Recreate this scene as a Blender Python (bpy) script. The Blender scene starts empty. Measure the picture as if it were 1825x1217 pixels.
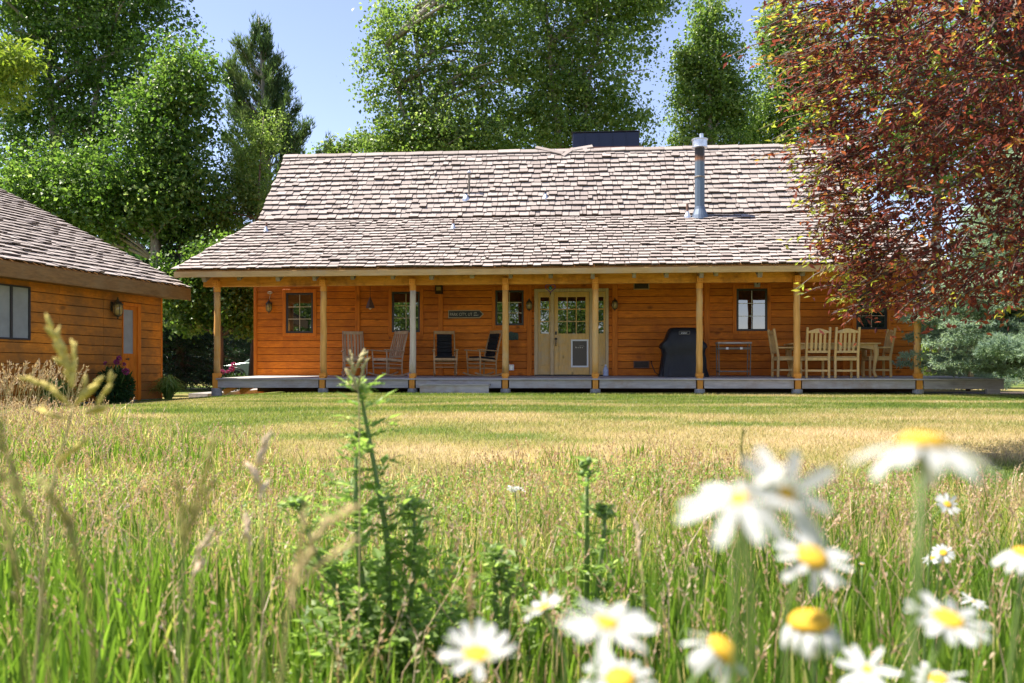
import bpy, math, random
import numpy as np
from mathutils import Vector, Matrix

# ---------------------------------------------------------------- camera, sky, sun, exposure
scene = bpy.context.scene
COL = scene.collection
F, CX, HY, HC = 1476.0, 912.5, 660.0, 0.512      # focal length and horizon in photo pixels, camera height in metres
cam_data = bpy.data.cameras.new('camera')
cam = bpy.data.objects.new('camera', cam_data)
COL.objects.link(cam)
cam.location = (0, 0, HC)
cam.rotation_euler = (math.radians(90), 0, 0)
cam_data.sensor_width = 36
cam_data.lens = 36 * F / 1825
cam_data.shift_y = (HY - 608.5) / 1825
cam_data.clip_start = 0.02
cam_data.clip_end = 3000
cam_data.dof.use_dof = True
cam_data.dof.focus_distance = 15.0
cam_data.dof.aperture_fstop = 4.6
scene.camera = cam

SUN = Vector((-95, 14, 165)).normalized()
EL = math.asin(SUN.z)
AZ = math.atan2(SUN.x, SUN.y)
world = bpy.data.worlds.new('World')
scene.world = world
world.use_nodes = True
wn = world.node_tree
sky = wn.nodes.new('ShaderNodeTexSky')
sky.sky_type = 'NISHITA'
sky.sun_disc = False
sky.sun_elevation = EL
sky.sun_rotation = AZ % (2 * math.pi)
sky.altitude = 2000
sky.air_density = 1.0
sky.dust_density = 0.4
sky.ozone_density = 3.0
bg = wn.nodes['Background']
wb = wn.nodes.new('ShaderNodeMix'); wb.data_type = 'RGBA'; wb.blend_type = 'MULTIPLY'   # warm white balance of the photograph
wb.inputs[0].default_value = 1.0; wb.inputs[7].default_value = (1.25, 0.97, 0.88, 1)
wn.links.new(sky.outputs[0], wb.inputs[6]); wn.links.new(wb.outputs[2], bg.inputs[0])
bg.inputs[1].default_value = 0.072
ld = bpy.data.lights.new('sun', 'SUN')
ld.energy = 2.8
ld.angle = math.radians(0.53)
ld.color = (1.0, 0.93, 0.81)
sun = bpy.data.objects.new('sun', ld)
COL.objects.link(sun)
sun.location = (-20, 10, 40)
sun.rotation_euler = SUN.to_track_quat('Z', 'Y').to_euler()
scene.view_settings.view_transform = 'Standard'
scene.view_settings.look = 'None'
scene.view_settings.exposure = 2.2
scene.view_settings.gamma = 1.0
scene.render.engine = 'CYCLES'
scene.cycles.use_denoising = True
scene.cycles.max_bounces = 8
scene.cycles.diffuse_bounces = 4
scene.cycles.transmission_bounces = 4
scene.cycles.sample_clamp_indirect = 6

R = random.Random(7)
NP = np.random.default_rng(11)
rad = math.radians

# ---------------------------------------------------------------- helpers
def at(px, py, Y):
    return Vector(((px - CX) * Y / F, Y, HC - (py - HY) * Y / F))

class Frame:
    """a wall-aligned frame: u runs along the wall, v into the building"""
    def __init__(s, ox, oy, ang):
        s.o = np.array((ox, oy)); s.ang = ang
        s.u = np.array((math.cos(ang), math.sin(ang))); s.v = np.array((-math.sin(ang), math.cos(ang)))
    def px(s, x, y, b=0.0):
        d = np.array(((x - CX) / F, 1.0))
        t = (b + s.o @ s.v) / (d @ s.v)
        return float((t * d - s.o) @ s.u), float(HC - t * (y - HY) / F)
    def W(s, a, b, z):
        p = s.o + a * s.u + b * s.v
        return Vector((p[0], p[1], z))

HOUSE = Frame(0, 18.0, rad(-4.6))
GAR = Frame(-7.87, 18.5, math.atan2(4.05, 1.06))

def sstep(x, a, b):
    t = np.clip((x - a) / (b - a), 0, 1)
    return t * t * (3 - 2 * t)

_tab = np.random.default_rng(5).random((256, 256))
def vnoise(x, y):
    x = np.asarray(x, float); y = np.asarray(y, float)
    xi = np.floor(x).astype(int); yi = np.floor(y).astype(int)
    fx = x - xi; fy = y - yi
    fx = fx * fx * (3 - 2 * fx); fy = fy * fy * (3 - 2 * fy)
    g = lambda i, j: _tab[i & 255, j & 255]
    return (g(xi, yi) * (1 - fx) + g(xi + 1, yi) * fx) * (1 - fy) + (g(xi, yi + 1) * (1 - fx) + g(xi + 1, yi + 1) * fx) * fy

def gz(x, y):
    x = np.asarray(x, float); y = np.asarray(y, float)
    z = -0.24 * (1 - sstep(y, 2.5, 12.5))
    z = z - 0.15 * (1 - sstep(x, -8.0, -4.5)) * sstep(y, 8, 15)
    z = z + 0.03 * (vnoise(x * .5 + 9, y * .5) - .5) * (1 - sstep(y, 12, 15))
    return z

def meadow_edge(x):
    x = np.asarray(x, float)
    return 5.7 + 3.7 * sstep(-x, 1.2, 5.5) + 0.5 * np.sin(x * 2.1) + 0.3 * np.sin(x * 5.3 + 1) - 1.2 * sstep(x, 1.5, 3.5)

def dryness(x, y):
    """0 green .. 1 straw"""
    n = vnoise(x * .35 + 3, y * .9 + 7) * .6 + vnoise(x * 1.3, y * 2.6 + 20) * .4
    band = sstep(y, 5.2, 6.4) * (1 - sstep(y, 8.0, 10.5)) * (0.45 + .55 * sstep(x, -3.5, -0.5))
    green = sstep(x, 1.6, 2.8) * (1 - sstep(y, 5.6, 6.6))
    d = 0.42 + 0.26 * band - .3 * green + (n - .5) * .85 + .34 * (vnoise(x * .9 + 40, y * 1.7 + 11) - .5) + .10 * np.sin(y * 5.2 + x * .25) * sstep(y, 9, 11)
    return np.clip(d, 0, 1)

def setp(o, label=None, cat=None, group=None, kind=None):
    if label: o['label'] = label
    if cat: o['category'] = cat
    if group: o['group'] = group
    if kind: o['kind'] = kind
    return o

def thing(name, label, cat, loc=(0, 0, 0), rz=0.0, group=None):
    o = bpy.data.objects.new(name, None)
    COL.objects.link(o)
    o.empty_display_size = 0.1
    o.location = loc
    o.rotation_euler = (0, 0, rz)
    return setp(o, label, cat, group)

def link(name, me, mat=None, parent=None):
    o = bpy.data.objects.new(name, me)
    COL.objects.link(o)
    if mat is not None and not me.materials:
        me.materials.append(mat)
    if parent is not None:
        o.parent = parent
    return o

def copy_tree(o, parent=None):
    c = o.copy(); COL.objects.link(c)
    if parent is not None:
        c.parent = parent
    for ch in list(o.children):
        copy_tree(ch, c)
    return c

def np_mesh(name, V, FA, mat, parent=None, rnd=None, smooth=False):
    V = np.ascontiguousarray(V, np.float32); FA = np.ascontiguousarray(FA, np.int32)
    k = FA.shape[1]
    me = bpy.data.meshes.new(name)
    me.vertices.add(len(V)); me.vertices.foreach_set('co', V.ravel())
    me.loops.add(FA.size); me.loops.foreach_set('vertex_index', FA.ravel())
    me.polygons.add(len(FA)); me.polygons.foreach_set('loop_start', np.arange(len(FA), dtype=np.int32) * k)
    me.polygons.foreach_set('use_smooth', np.full(len(FA), bool(smooth)))
    if rnd is not None:
        at_ = me.attributes.new('rnd', 'FLOAT', 'POINT')
        at_.data.foreach_set('value', np.ascontiguousarray(rnd, np.float32))
    me.update(calc_edges=True)
    return link(name, me, mat, parent)

class MB:
    def __init__(s): s.v = []; s.f = []
    def add(s, vs, fs):
        o = len(s.v); s.v += [tuple(x) for x in vs]; s.f += [tuple(i + o for i in f) for f in fs]; return s
    BF = ((0, 2, 3, 1), (4, 5, 7, 6), (0, 1, 5, 4), (2, 6, 7, 3), (0, 4, 6, 2), (1, 3, 7, 5))
    def box(s, x0, x1, y0, y1, z0, z1):
        return s.add([(x, y, z) for z in (z0, z1) for y in (y0, y1) for x in (x0, x1)], [(0, 2, 3, 1), (4, 5, 7, 6), (0, 1, 5, 4), (2, 6, 7, 3), (0, 4, 6, 2), (1, 3, 7, 5)])
    def bar(s, p, q, w, h, up=(0, 0, 1), w2=None, h2=None):
        p = Vector(p); q = Vector(q); d = (q - p).normalized(); upv = Vector(up)
        sd = d.cross(upv)
        if sd.length < 1e-4: sd = d.cross(Vector((1, 0, 0)))
        sd.normalize(); n = sd.cross(d)
        w2 = w if w2 is None else w2; h2 = h if h2 is None else h2
        vs = []
        for c, a, b in ((p, w, h), (q, w2, h2)):
            for j in (-.5, .5):
                for i in (-.5, .5):
                    vs.append(c + sd * (i * a) + n * (j * b))
        return s.add(vs, [(0, 2, 3, 1), (4, 5, 7, 6), (0, 1, 5, 4), (2, 6, 7, 3), (0, 4, 6, 2), (1, 3, 7, 5)])
    def tube(s, pts, rs, n=8, cap=True):
        pts = [Vector(p) for p in pts]
        if not hasattr(rs, '__len__'): rs = [rs] * len(pts)
        vs = []; fs = []
        ref = Vector((0.31, 0.87, 0.22))
        for i, p in enumerate(pts):
            d = (pts[min(i + 1, len(pts) - 1)] - pts[max(i - 1, 0)]).normalized()
            e1 = d.cross(ref)
            if e1.length < .05: e1 = d.cross(Vector((1, 0, 0)))
            e1.normalize(); e2 = d.cross(e1)
            for k in range(n):
                t = 2 * math.pi * k / n
                vs.append(p + (e1 * math.cos(t) + e2 * math.sin(t)) * rs[i])
        for i in range(len(pts) - 1):
            for k in range(n):
                a = i * n + k; b = i * n + (k + 1) % n
                fs.append((a, b, b + n, a + n))
        if cap:
            fs.append(tuple(range(n - 1, -1, -1))); fs.append(tuple((len(pts) - 1) * n + k for k in range(n)))
        return s.add(vs, fs)
    def lathe(s, prof, c=(0, 0, 0), n=16):
        c = Vector(c)
        vs = []; fs = []
        for r, z in prof:
            for k in range(n):
                t = 2 * math.pi * k / n
                vs.append(c + Vector((r * math.cos(t), r * math.sin(t), z)))
        for i in range(len(prof) - 1):
            for k in range(n):
                a = i * n + k; b = i * n + (k + 1) % n
                fs.append((a, b, b + n, a + n))
        fs.append(tuple(range(n - 1, -1, -1))); fs.append(tuple((len(prof) - 1) * n + k for k in range(n)))
        return s.add(vs, fs)
    def prism(s, poly, axis, lo, hi):
        n = len(poly)
        def P(p, t):
            return {'x': (t, p[0], p[1]), 'y': (p[0], t, p[1]), 'z': (p[0], p[1], t)}[axis]
        vs = [P(p, lo) for p in poly] + [P(p, hi) for p in poly]
        fs = [tuple(range(n - 1, -1, -1)), tuple(range(n, 2 * n))] + [(i, (i + 1) % n, (i + 1) % n + n, i + n) for i in range(n)]
        return s.add(vs, fs)
    def build(s, name, mat, parent=None, smooth=False, bevel=0.0, seg=2):
        me = bpy.data.meshes.new(name)
        me.from_pydata(s.v, [], s.f)
        if smooth:
            me.polygons.foreach_set('use_smooth', [True] * len(me.polygons))
        me.update()
        o = link(name, me, mat, parent)
        if bevel:
            m = o.modifiers.new('bevel', 'BEVEL'); m.width = bevel; m.segments = seg; m.limit_method = 'ANGLE'
        return o

# ---------------------------------------------------------------- materials
def _nodes(name):
    m = bpy.data.materials.new(name); m.use_nodes = True
    nt = m.node_tree
    return m, nt, nt.nodes['Principled BSDF'], nt.nodes['Material Output']

def N(nt, t, **kw):
    n = nt.nodes.new(t)
    for k, v in kw.items():
        setattr(n, k, v)
    return n

def ramp(nt, fac, stops):
    r = N(nt, 'ShaderNodeValToRGB')
    e = r.color_ramp.elements
    while len(e) < len(stops): e.new(0.5)
    for el, (p, c) in zip(e, stops):
        el.position = p; el.color = (*c, 1)
    nt.links.new(fac, r.inputs[0])
    return r.outputs[0]

def noise(nt, scale, detail=4, rough=.55, stretch=(1, 1, 1), src='pos'):
    if src == 'pos':
        g = N(nt, 'ShaderNodeNewGeometry'); o = g.outputs['Position']
    else:
        g = N(nt, 'ShaderNodeTexCoord'); o = g.outputs['Object']
    mp = N(nt, 'ShaderNodeMapping'); mp.inputs['Scale'].default_value = stretch
    nt.links.new(o, mp.inputs[0])
    n = N(nt, 'ShaderNodeTexNoise'); n.inputs['Scale'].default_value = scale
    n.inputs['Detail'].default_value = detail; n.inputs['Roughness'].default_value = rough
    nt.links.new(mp.outputs[0], n.inputs['Vector'])
    return n.outputs['Fac']

def mathn(nt, op, a, b=None):
    n = N(nt, 'ShaderNodeMath', operation=op)
    for i, v in enumerate((a, b)):
        if v is None: continue
        if isinstance(v, (int, float)): n.inputs[i].default_value = v
        else: nt.links.new(v, n.inputs[i])
    return n.outputs[0]

def mixc(nt, fac, a, b, mode='MIX'):
    n = N(nt, 'ShaderNodeMix', data_type='RGBA', blend_type=mode)
    if isinstance(fac, (int, float)): n.inputs[0].default_value = fac
    else: nt.links.new(fac, n.inputs[0])
    for i, v in ((6, a), (7, b)):
        if isinstance(v, tuple): n.inputs[i].default_value = (*v, 1)
        else: nt.links.new(v, n.inputs[i])
    return n.outputs[2]

def bump(nt, bsdf, h, strength=.3, dist=.01):
    b = N(nt, 'ShaderNodeBump'); b.inputs['Strength'].default_value = strength; b.inputs['Distance'].default_value = dist
    nt.links.new(h, b.inputs['Height']); nt.links.new(b.outputs[0], bsdf.inputs['Normal'])

def plain(name, col, rough=.6, metal=0.0, spec=.5, nscale=0, namt=.25):
    m, nt, b, o = _nodes(name)
    b.inputs['Roughness'].default_value = rough; b.inputs['Metallic'].default_value = metal
    b.inputs['Specular IOR Level'].default_value = spec
    if nscale:
        f = noise(nt, nscale)
        lo = tuple(c * (1 - namt) for c in col); hi = tuple(min(1, c * (1 + namt)) for c in col)
        nt.links.new(ramp(nt, f, [(.3, lo), (.7, hi)]), b.inputs['Base Color'])
    else:
        b.inputs['Base Color'].default_value = (*col, 1)
    return m

def wood(name, dark, light, stretch=(1, 9, 9), scale=3.0, rough=.6, knots=0.0, objvar=.35, wear=None, weathered=None, wscale=.9, bmp=.25, wlo=.48, whi=.66):
    """grain along the axis with the small stretch value; each board its own tone, knots and weathered patches"""
    m, nt, b, o = _nodes(name)
    oi = N(nt, 'ShaderNodeObjectInfo')
    g = N(nt, 'ShaderNodeNewGeometry')
    off = N(nt, 'ShaderNodeVectorMath', operation='ADD')
    sc = N(nt, 'ShaderNodeVectorMath', operation='SCALE'); sc.inputs[3].default_value = 13.0
    cmb = N(nt, 'ShaderNodeCombineXYZ')
    for i in range(3): nt.links.new(oi.outputs['Random'], cmb.inputs[i])
    nt.links.new(cmb.outputs[0], sc.inputs[0])
    nt.links.new(g.outputs['Position'], off.inputs[0]); nt.links.new(sc.outputs[0], off.inputs[1])
    mp = N(nt, 'ShaderNodeMapping'); mp.inputs['Scale'].default_value = stretch
    nt.links.new(off.outputs[0], mp.inputs[0])
    n = N(nt, 'ShaderNodeTexNoise'); n.inputs['Scale'].default_value = scale; n.inputs['Detail'].default_value = 6
    n.inputs['Roughness'].default_value = .65; n.inputs['Distortion'].default_value = .6
    nt.links.new(mp.outputs[0], n.inputs['Vector'])
    c = ramp(nt, n.outputs['Fac'], [(.28, dark), (.72, light)])
    v = N(nt, 'ShaderNodeHueSaturation')
    nt.links.new(mathn(nt, 'ADD', mathn(nt, 'MULTIPLY', oi.outputs['Random'], objvar), 1 - objvar / 2), v.inputs['Value'])
    nt.links.new(c, v.inputs['Color'])
    c = v.outputs['Color']
    if knots:
        vo = N(nt, 'ShaderNodeTexVoronoi'); vo.inputs['Scale'].default_value = knots
        mp2 = N(nt, 'ShaderNodeMapping'); mp2.inputs['Scale'].default_value = tuple(1 if s > 1 else .55 for s in stretch)
        nt.links.new(off.outputs[0], mp2.inputs[0]); nt.links.new(mp2.outputs[0], vo.inputs['Vector'])
        k = ramp(nt, vo.outputs['Distance'], [(.05, (1, 1, 1)), (.16, (0, 0, 0))])
        c = mixc(nt, mathn(nt, 'MULTIPLY', k, .75), c, tuple(x * .28 for x in dark))
    if weathered:
        w = noise(nt, wscale, 5, .7)
        wf = ramp(nt, w, [(wlo, (0, 0, 0)), (whi, (1, 1, 1))])
        c = mixc(nt, mathn(nt, 'MULTIPLY', wf, .8), c, weathered)
    nt.links.new(c, b.inputs['Base Color'])
    b.inputs['Roughness'].default_value = rough; b.inputs['Specular IOR Level'].default_value = .3
    if bmp: bump(nt, b, n.outputs['Fac'], bmp, .006)
    return m

def leafmat(name, stops, trans=.45, tcol=None, rough=.5, spec=.35, tmul=1.9):
    m, nt, b, o = _nodes(name)
    a = N(nt, 'ShaderNodeAttribute'); a.attribute_name = 'rnd'
    c = ramp(nt, a.outputs['Fac'], stops)
    nt.links.new(c, b.inputs['Base Color'])
    b.inputs['Roughness'].default_value = rough; b.inputs['Specular IOR Level'].default_value = spec
    t = N(nt, 'ShaderNodeBsdfTranslucent')
    tc = mixc(nt, 1.0, c, tcol or (tmul, tmul, tmul * .7), 'MULTIPLY')
    nt.links.new(tc, t.inputs['Color'])
    mx = N(nt, 'ShaderNodeMixShader'); mx.inputs[0].default_value = trans
    nt.links.new(b.outputs[0], mx.inputs[1]); nt.links.new(t.outputs[0], mx.inputs[2])
    nt.links.new(mx.outputs[0], o.inputs['Surface'])
    return m

M = {}
M['siding'] = wood('orange_stained_siding', (.48, .110, .005), (.84, .255, .014), knots=3.0, objvar=.36, weathered=(.40, .095, .008), wscale=.8)
M['siding_trim'] = wood('orange_trim', (.48, .115, .006), (.76, .225, .016), stretch=(9, 9, 1), knots=2.2, objvar=.2)
M['gsiding'] = wood('weathered_garage_siding', (.48, .145, .010), (.80, .275, .026), stretch=(6, 1, 9), knots=2.4, objvar=.3, weathered=(.20, .095, .030), wscale=.8, wlo=.40, whi=.62)
M['post'] = wood('log_post', (.54, .245, .05), (.80, .43, .12), stretch=(8, 8, .7), knots=2.5, objvar=.25, weathered=(.60, .39, .18), wscale=1.3)
M['post_pale'] = wood('bleached_log_post', (.42, .33, .25), (.66, .56, .45), stretch=(8, 8, .7), knots=2.5, objvar=.1)
M['bracket'] = wood('carved_post_block', (.60, .22, .025), (.82, .36, .06), stretch=(6, 6, 1), objvar=.2)
M['beam'] = wood('porch_beam', (.56, .20, .020), (.84, .38, .060), stretch=(.8, 7, 7), scale=2.2, objvar=.3, weathered=(.15, .05, .014), wscale=1.2)
M['fascia'] = wood('weathered_fascia', (.42, .245, .085), (.64, .40, .16), stretch=(.7, 8, 8), objvar=.2, weathered=(.46, .33, .19), wscale=1.5)
M['gfascia'] = wood('garage_fascia', (.15, .075, .025), (.30, .155, .05), stretch=(5, .8, 8), objvar=.2, weathered=(.26, .16, .07), wscale=1.2)
M['rafter'] = wood('grey_rafter', (.16, .12, .09), (.32, .25, .18), stretch=(7, 1, 7), objvar=.5)
M['deck'] = wood('grey_deck_board', (.31, .28, .265), (.52, .48, .455), stretch=(.8, 8, 8), objvar=.3)
M['rim'] = wood('weathered_deck_rim', (.32, .29, .275), (.54, .50, .475), stretch=(.7, 7, 7), knots=1.7, objvar=.2, weathered=(.34, .24, .17), wscale=1.1)
M['chairwood'] = wood('pale_pine', (.58, .36, .13), (.80, .54, .23), stretch=(5, 5, 1), objvar=.15, weathered=(.52, .37, .19), wscale=2.2)
M['rocker'] = wood('weathered_rocker_wood', (.38, .25, .155), (.60, .43, .29), stretch=(5, 5, 1), objvar=.3)
M['rocker2'] = wood('brown_rocker_wood', (.38, .22, .10), (.58, .37, .19), stretch=(5, 5, 1), objvar=.2)
M['doorwood'] = wood('pine_door', (.60, .35, .10), (.80, .52, .19), stretch=(7, 7, 1), knots=4.5, objvar=.12, weathered=(.55, .43, .27), wscale=1.4)
M['doorframe'] = wood('pale_door_frame', (.48, .33, .17), (.68, .52, .31), stretch=(7, 7, 1), objvar=.15)
M['concrete'] = plain('footing_concrete', (.30, .285, .27), .9, nscale=14)
M['black'] = plain('black_fabric', (.008, .008, .010), .85, nscale=9)
M['cover'] = plain('black_cover_cloth', (.010, .010, .014), .55, nscale=5, namt=.4)
M['frame_dark'] = plain('dark_window_frame', (.035, .032, .033), .45)
M['bronze'] = plain('old_bronze', (.10, .085, .05), .5, .6, nscale=30)
M['dark_metal'] = plain('dark_metal', (.03, .032, .038), .4, .7)
M['grey_metal'] = plain('grey_metal', (.17, .14, .11), .55, .2, nscale=20)
M['galv'] = plain('galvanised_steel', (.62, .63, .66), .35, .8, nscale=12)
M['white'] = plain('white_plastic', (.80, .80, .82), .4)
M['cream'] = plain('cream_muntin', (.62, .50, .33), .5)
M['sheath'] = plain('dark_sheathing', (.05, .022, .008), .9)
M['roofdeck'] = wood('roof_decking_underside', (.28, .12, .03), (.48, .23, .07), stretch=(1, 8, 8), objvar=.1)
M['navy'] = plain('dark_blue_sheet_metal', (.012, .017, .040), .35, .2)
M['purple'] = plain('purple_enamel', (.16, .05, .30), .4)
M['teal'] = plain('teal_glass', (.05, .22, .22), .25)
M['rust'] = plain('rusty_steel', (.16, .085, .06), .8, nscale=20)
M['verdigris'] = plain('verdigris_plaque', (.045, .075, .055), .7, nscale=40, namt=.5)
M['signgold'] = plain('sign_gold_edge', (.42, .33, .20), .5)
M['signblack'] = plain('sign_black', (.012, .012, .011), .5)
M['lettering'] = plain('pale_lettering', (.55, .50, .42), .6)
M['meshflap'] = plain('pet_flap', (.085, .065, .055), .35)
M['lampglass'] = plain('amber_lamp_glass', (.35, .24, .08), .15)
M['jug'] = plain('clear_blue_jug', (.42, .48, .66), .12)
M['terracotta'] = plain('dark_bell_iron', (.10, .045, .03), .6)
M['frost'] = plain('frosted_pane', (.30, .31, .31), .25, nscale=4, namt=.12)

def glassmat(name, col, refl):
    m, nt, b, o = _nodes(name)
    b.inputs['Base Color'].default_value = (*col, 1); b.inputs['Roughness'].default_value = .015
    b.inputs['IOR'].default_value = refl; b.inputs['Specular IOR Level'].default_value = .5
    n = noise(nt, 2.2, 2)
    bump(nt, b, n, .05, .01)
    return m
M['pane'] = glassmat('window_glass', (.010, .010, .011), 2.6)

def shingle_mat(name, attr, dark=(.275, .232, .212), light=(.40, .346, .318)):
    m, nt, b, o = _nodes(name)
    if attr:
        a = N(nt, 'ShaderNodeAttribute'); a.attribute_name = 'rnd'; r = a.outputs['Fac']
    else:
        a = N(nt, 'ShaderNodeObjectInfo'); r = a.outputs['Random']
    n = noise(nt, 30, 4, .6, (1, .35, .35))
    n2 = noise(nt, .8, 3)
    f = mathn(nt, 'ADD', mathn(nt, 'ADD', mathn(nt, 'MULTIPLY', r, .36), .12), mathn(nt, 'MULTIPLY', n, .45))
    f = mathn(nt, 'ADD', f, mathn(nt, 'MULTIPLY', mathn(nt, 'SUBTRACT', n2, .5), .25))
    c = ramp(nt, f, [(.12, tuple(x * .62 for x in dark)), (.35, dark), (.8, light)])
    nt.links.new(c, b.inputs['Base Color'])
    b.inputs['Roughness'].default_value = .85; b.inputs['Specular IOR Level'].default_value = .2
    bump(nt, b, n, .5, .006)
    return m
M['shingle'] = shingle_mat('cedar_shingle', False)
M['butt'] = plain('shaded_end_grain', (.085, .062, .050), .95, nscale=25)  # end grain, painted darker so the shadow lines between courses stand out
M['shingle_all'] = shingle_mat('cedar_shingle_field', True)

# leaves
M['cotton'] = leafmat('cottonwood_leaf', [(0, (.035, .085, .012)), (.5, (.082, .155, .024)), (.85, (.16, .245, .055)), (1, (.26, .33, .13))], .55, rough=.4, spec=.5)
M['cotton2'] = leafmat('pale_poplar_leaf', [(0, (.050, .105, .016)), (.5, (.120, .190, .036)), (1, (.27, .34, .12))], .55, rough=.4, spec=.5)
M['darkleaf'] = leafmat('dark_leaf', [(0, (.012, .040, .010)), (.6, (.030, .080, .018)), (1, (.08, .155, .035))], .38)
M['yellowleaf'] = leafmat('yellow_green_leaf', [(0, (.09, .15, .02)), (.6, (.18, .25, .03)), (1, (.30, .34, .06))], .5)
M['redleaf'] = leafmat('red_leaf', [(0, (.045, .015, .018)), (.25, (.105, .025, .027)), (.55, (.185, .045, .030)), (.78, (.27, .105, .033)), (.86, (.24, .20, .035)), (1, (.28, .35, .055))], .55, tmul=2.1)
M['spruce'] = leafmat('blue_spruce_needle', [(0, (.10, .155, .12)), (.5, (.25, .335, .26)), (1, (.44, .52, .41))], .45)
M['darkspruce'] = leafmat('dark_spruce_needle', [(0, (.010, .026, .012)), (.6, (.025, .055, .022)), (1, (.06, .105, .04))], .2)
M['juniper'] = leafmat('juniper_needle', [(0, (.035, .075, .026)), (.5, (.080, .135, .042)), (1, (.17, .225, .075))], .35)
M['grass'] = leafmat('meadow_grass', [(0, (.065, .130, .014)), (.35, (.145, .235, .030)), (.55, (.25, .31, .055)), (.7, (.38, .335, .13)), (1, (.54, .43, .26))], .55)
M['lawn'] = leafmat('lawn_grass', [(0, (.085, .150, .020)), (.35, (.190, .230, .045)), (.65, (.345, .30, .14)), (1, (.51, .41, .27))], .4)
M['stemgreen'] = plain('green_stem', (.13, .20, .05), .6)
M['thistle'] = leafmat('thistle_leaf', [(0, (.10, .18, .035)), (.6, (.20, .30, .07)), (1, (.38, .44, .22))], .55)
M['petal'] = leafmat('white_petal', [(0, (.62, .62, .62)), (1, (.74, .74, .73))], .35, tmul=1.0)
M['disc'] = plain('yellow_disc', (.62, .36, .02), .8, nscale=900, namt=.35)
M['straw'] = plain('straw_stem', (.42, .33, .15), .8)
M['pinkflower'] = leafmat('magenta_petal', [(0, (.20, .03, .11)), (1, (.36, .07, .22))], .4)
M['bark'] = wood('grey_bark', (.14, .12, .095), (.36, .33, .28), stretch=(5, 5, 1), scale=3, objvar=.2)
M['darkbark'] = wood('dark_bark', (.06, .04, .03), (.15, .11, .085), stretch=(6, 6, 1), scale=3, objvar=.2)
M['rubbish'] = plain('mulch', (.05, .032, .022), .95, nscale=18, namt=.6)

# ---------------------------------------------------------------- ground
def ground():
    xs = np.unique(np.concatenate([np.linspace(-600, -30, 16), np.linspace(-30, -12, 19), np.arange(-12, 12.01, .2), np.linspace(12, 30, 19), np.linspace(30, 600, 16)]).round(3))
    ys = np.unique(np.concatenate([np.linspace(-300, -20, 12), np.linspace(-20, 0, 11), np.arange(0, 22.01, .2), np.linspace(22, 60, 20), np.linspace(60, 900, 16)]).round(3))
    X, Y = np.meshgrid(xs, ys)
    V = np.stack([X, Y, gz(X, Y)], -1).reshape(-1, 3)
    nx, ny = len(xs), len(ys)
    i = np.arange(nx * ny).reshape(ny, nx)
    FA = np.stack([i[:-1, :-1], i[:-1, 1:], i[1:, 1:], i[1:, :-1]], -1).reshape(-1, 4)
    d = dryness(X, Y).ravel()
    m, nt, b, o = _nodes('lawn_soil')
    a = N(nt, 'ShaderNodeAttribute'); a.attribute_name = 'rnd'
    n = noise(nt, 22, 6, .75)
    f = mathn(nt, 'ADD', a.outputs['Fac'], mathn(nt, 'MULTIPLY', mathn(nt, 'SUBTRACT', n, .5), .5))
    c = ramp(nt, f, [(0, (.055, .095, .018)), (.4, (.12, .155, .035)), (.65, (.29, .23, .09)), (1, (.42, .31, .17))])
    nt.links.new(c, b.inputs['Base Color']); b.inputs['Roughness'].default_value = .95; b.inputs['Specular IOR Level'].default_value = .1
    bump(nt, b, n, .8, .03)
    g = np_mesh('lawn', V, FA, m, None, d, True)
    setp(g, 'mown lawn with straw coloured dry patches in front of the cabin', None, None, 'structure')
ground()
# ---------------------------------------------------------------- building kit
def siding(wall, a0, a1, z0, z1, row, face, holes, breaks, mat, thick=.03):
    """horizontal boards, each one an object, butted at the vertical trims and cut round openings; face = y of the sheathing"""
    edges = [a0] + sorted(breaks) + [a1]
    k = 0
    z = z0
    while z < z1 - .02:
        zt = min(z + row, z1)
        for i in range(len(edges) - 1):
            e0, e1 = edges[i], edges[i + 1]
            segs = [(e0, e1, z, zt)]
            for (h0, h1, g0, g1) in holes:
                out = []
                for (s0, s1, t0, t1) in segs:
                    if h1 <= s0 or h0 >= s1 or g1 <= t0 or g0 >= t1:
                        out.append((s0, s1, t0, t1)); continue
                    if s0 < h0: out.append((s0, h0, t0, t1))
                    if s1 > h1: out.append((h1, s1, t0, t1))
                    if t0 < g0: out.append((max(s0, h0), min(s1, h1), t0, g0))
                    if t1 > g1: out.append((max(s0, h0), min(s1, h1), g1, t1))
                segs = out
            for (s0, s1, t0, t1) in segs:
                if s1 - s0 < .02 or t1 - t0 < .02: continue
                mb = MB()
                p = face - thick + R.uniform(-.003, .003)
                lo = t0 + (.0045 if t0 == z else 0.0); hi = t1 - (.0045 if t1 == zt else 0.0)
                ch = min(.007, (hi - lo) / 4)
                mb.prism([(face - .002, lo), (p + .006, lo), (p, lo + ch), (p, hi - ch), (p + .010, hi), (face - .002, hi)], 'x', s0 + .002, s1 - .002)
                mb.build('plank', mat, wall)
        z = zt

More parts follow.
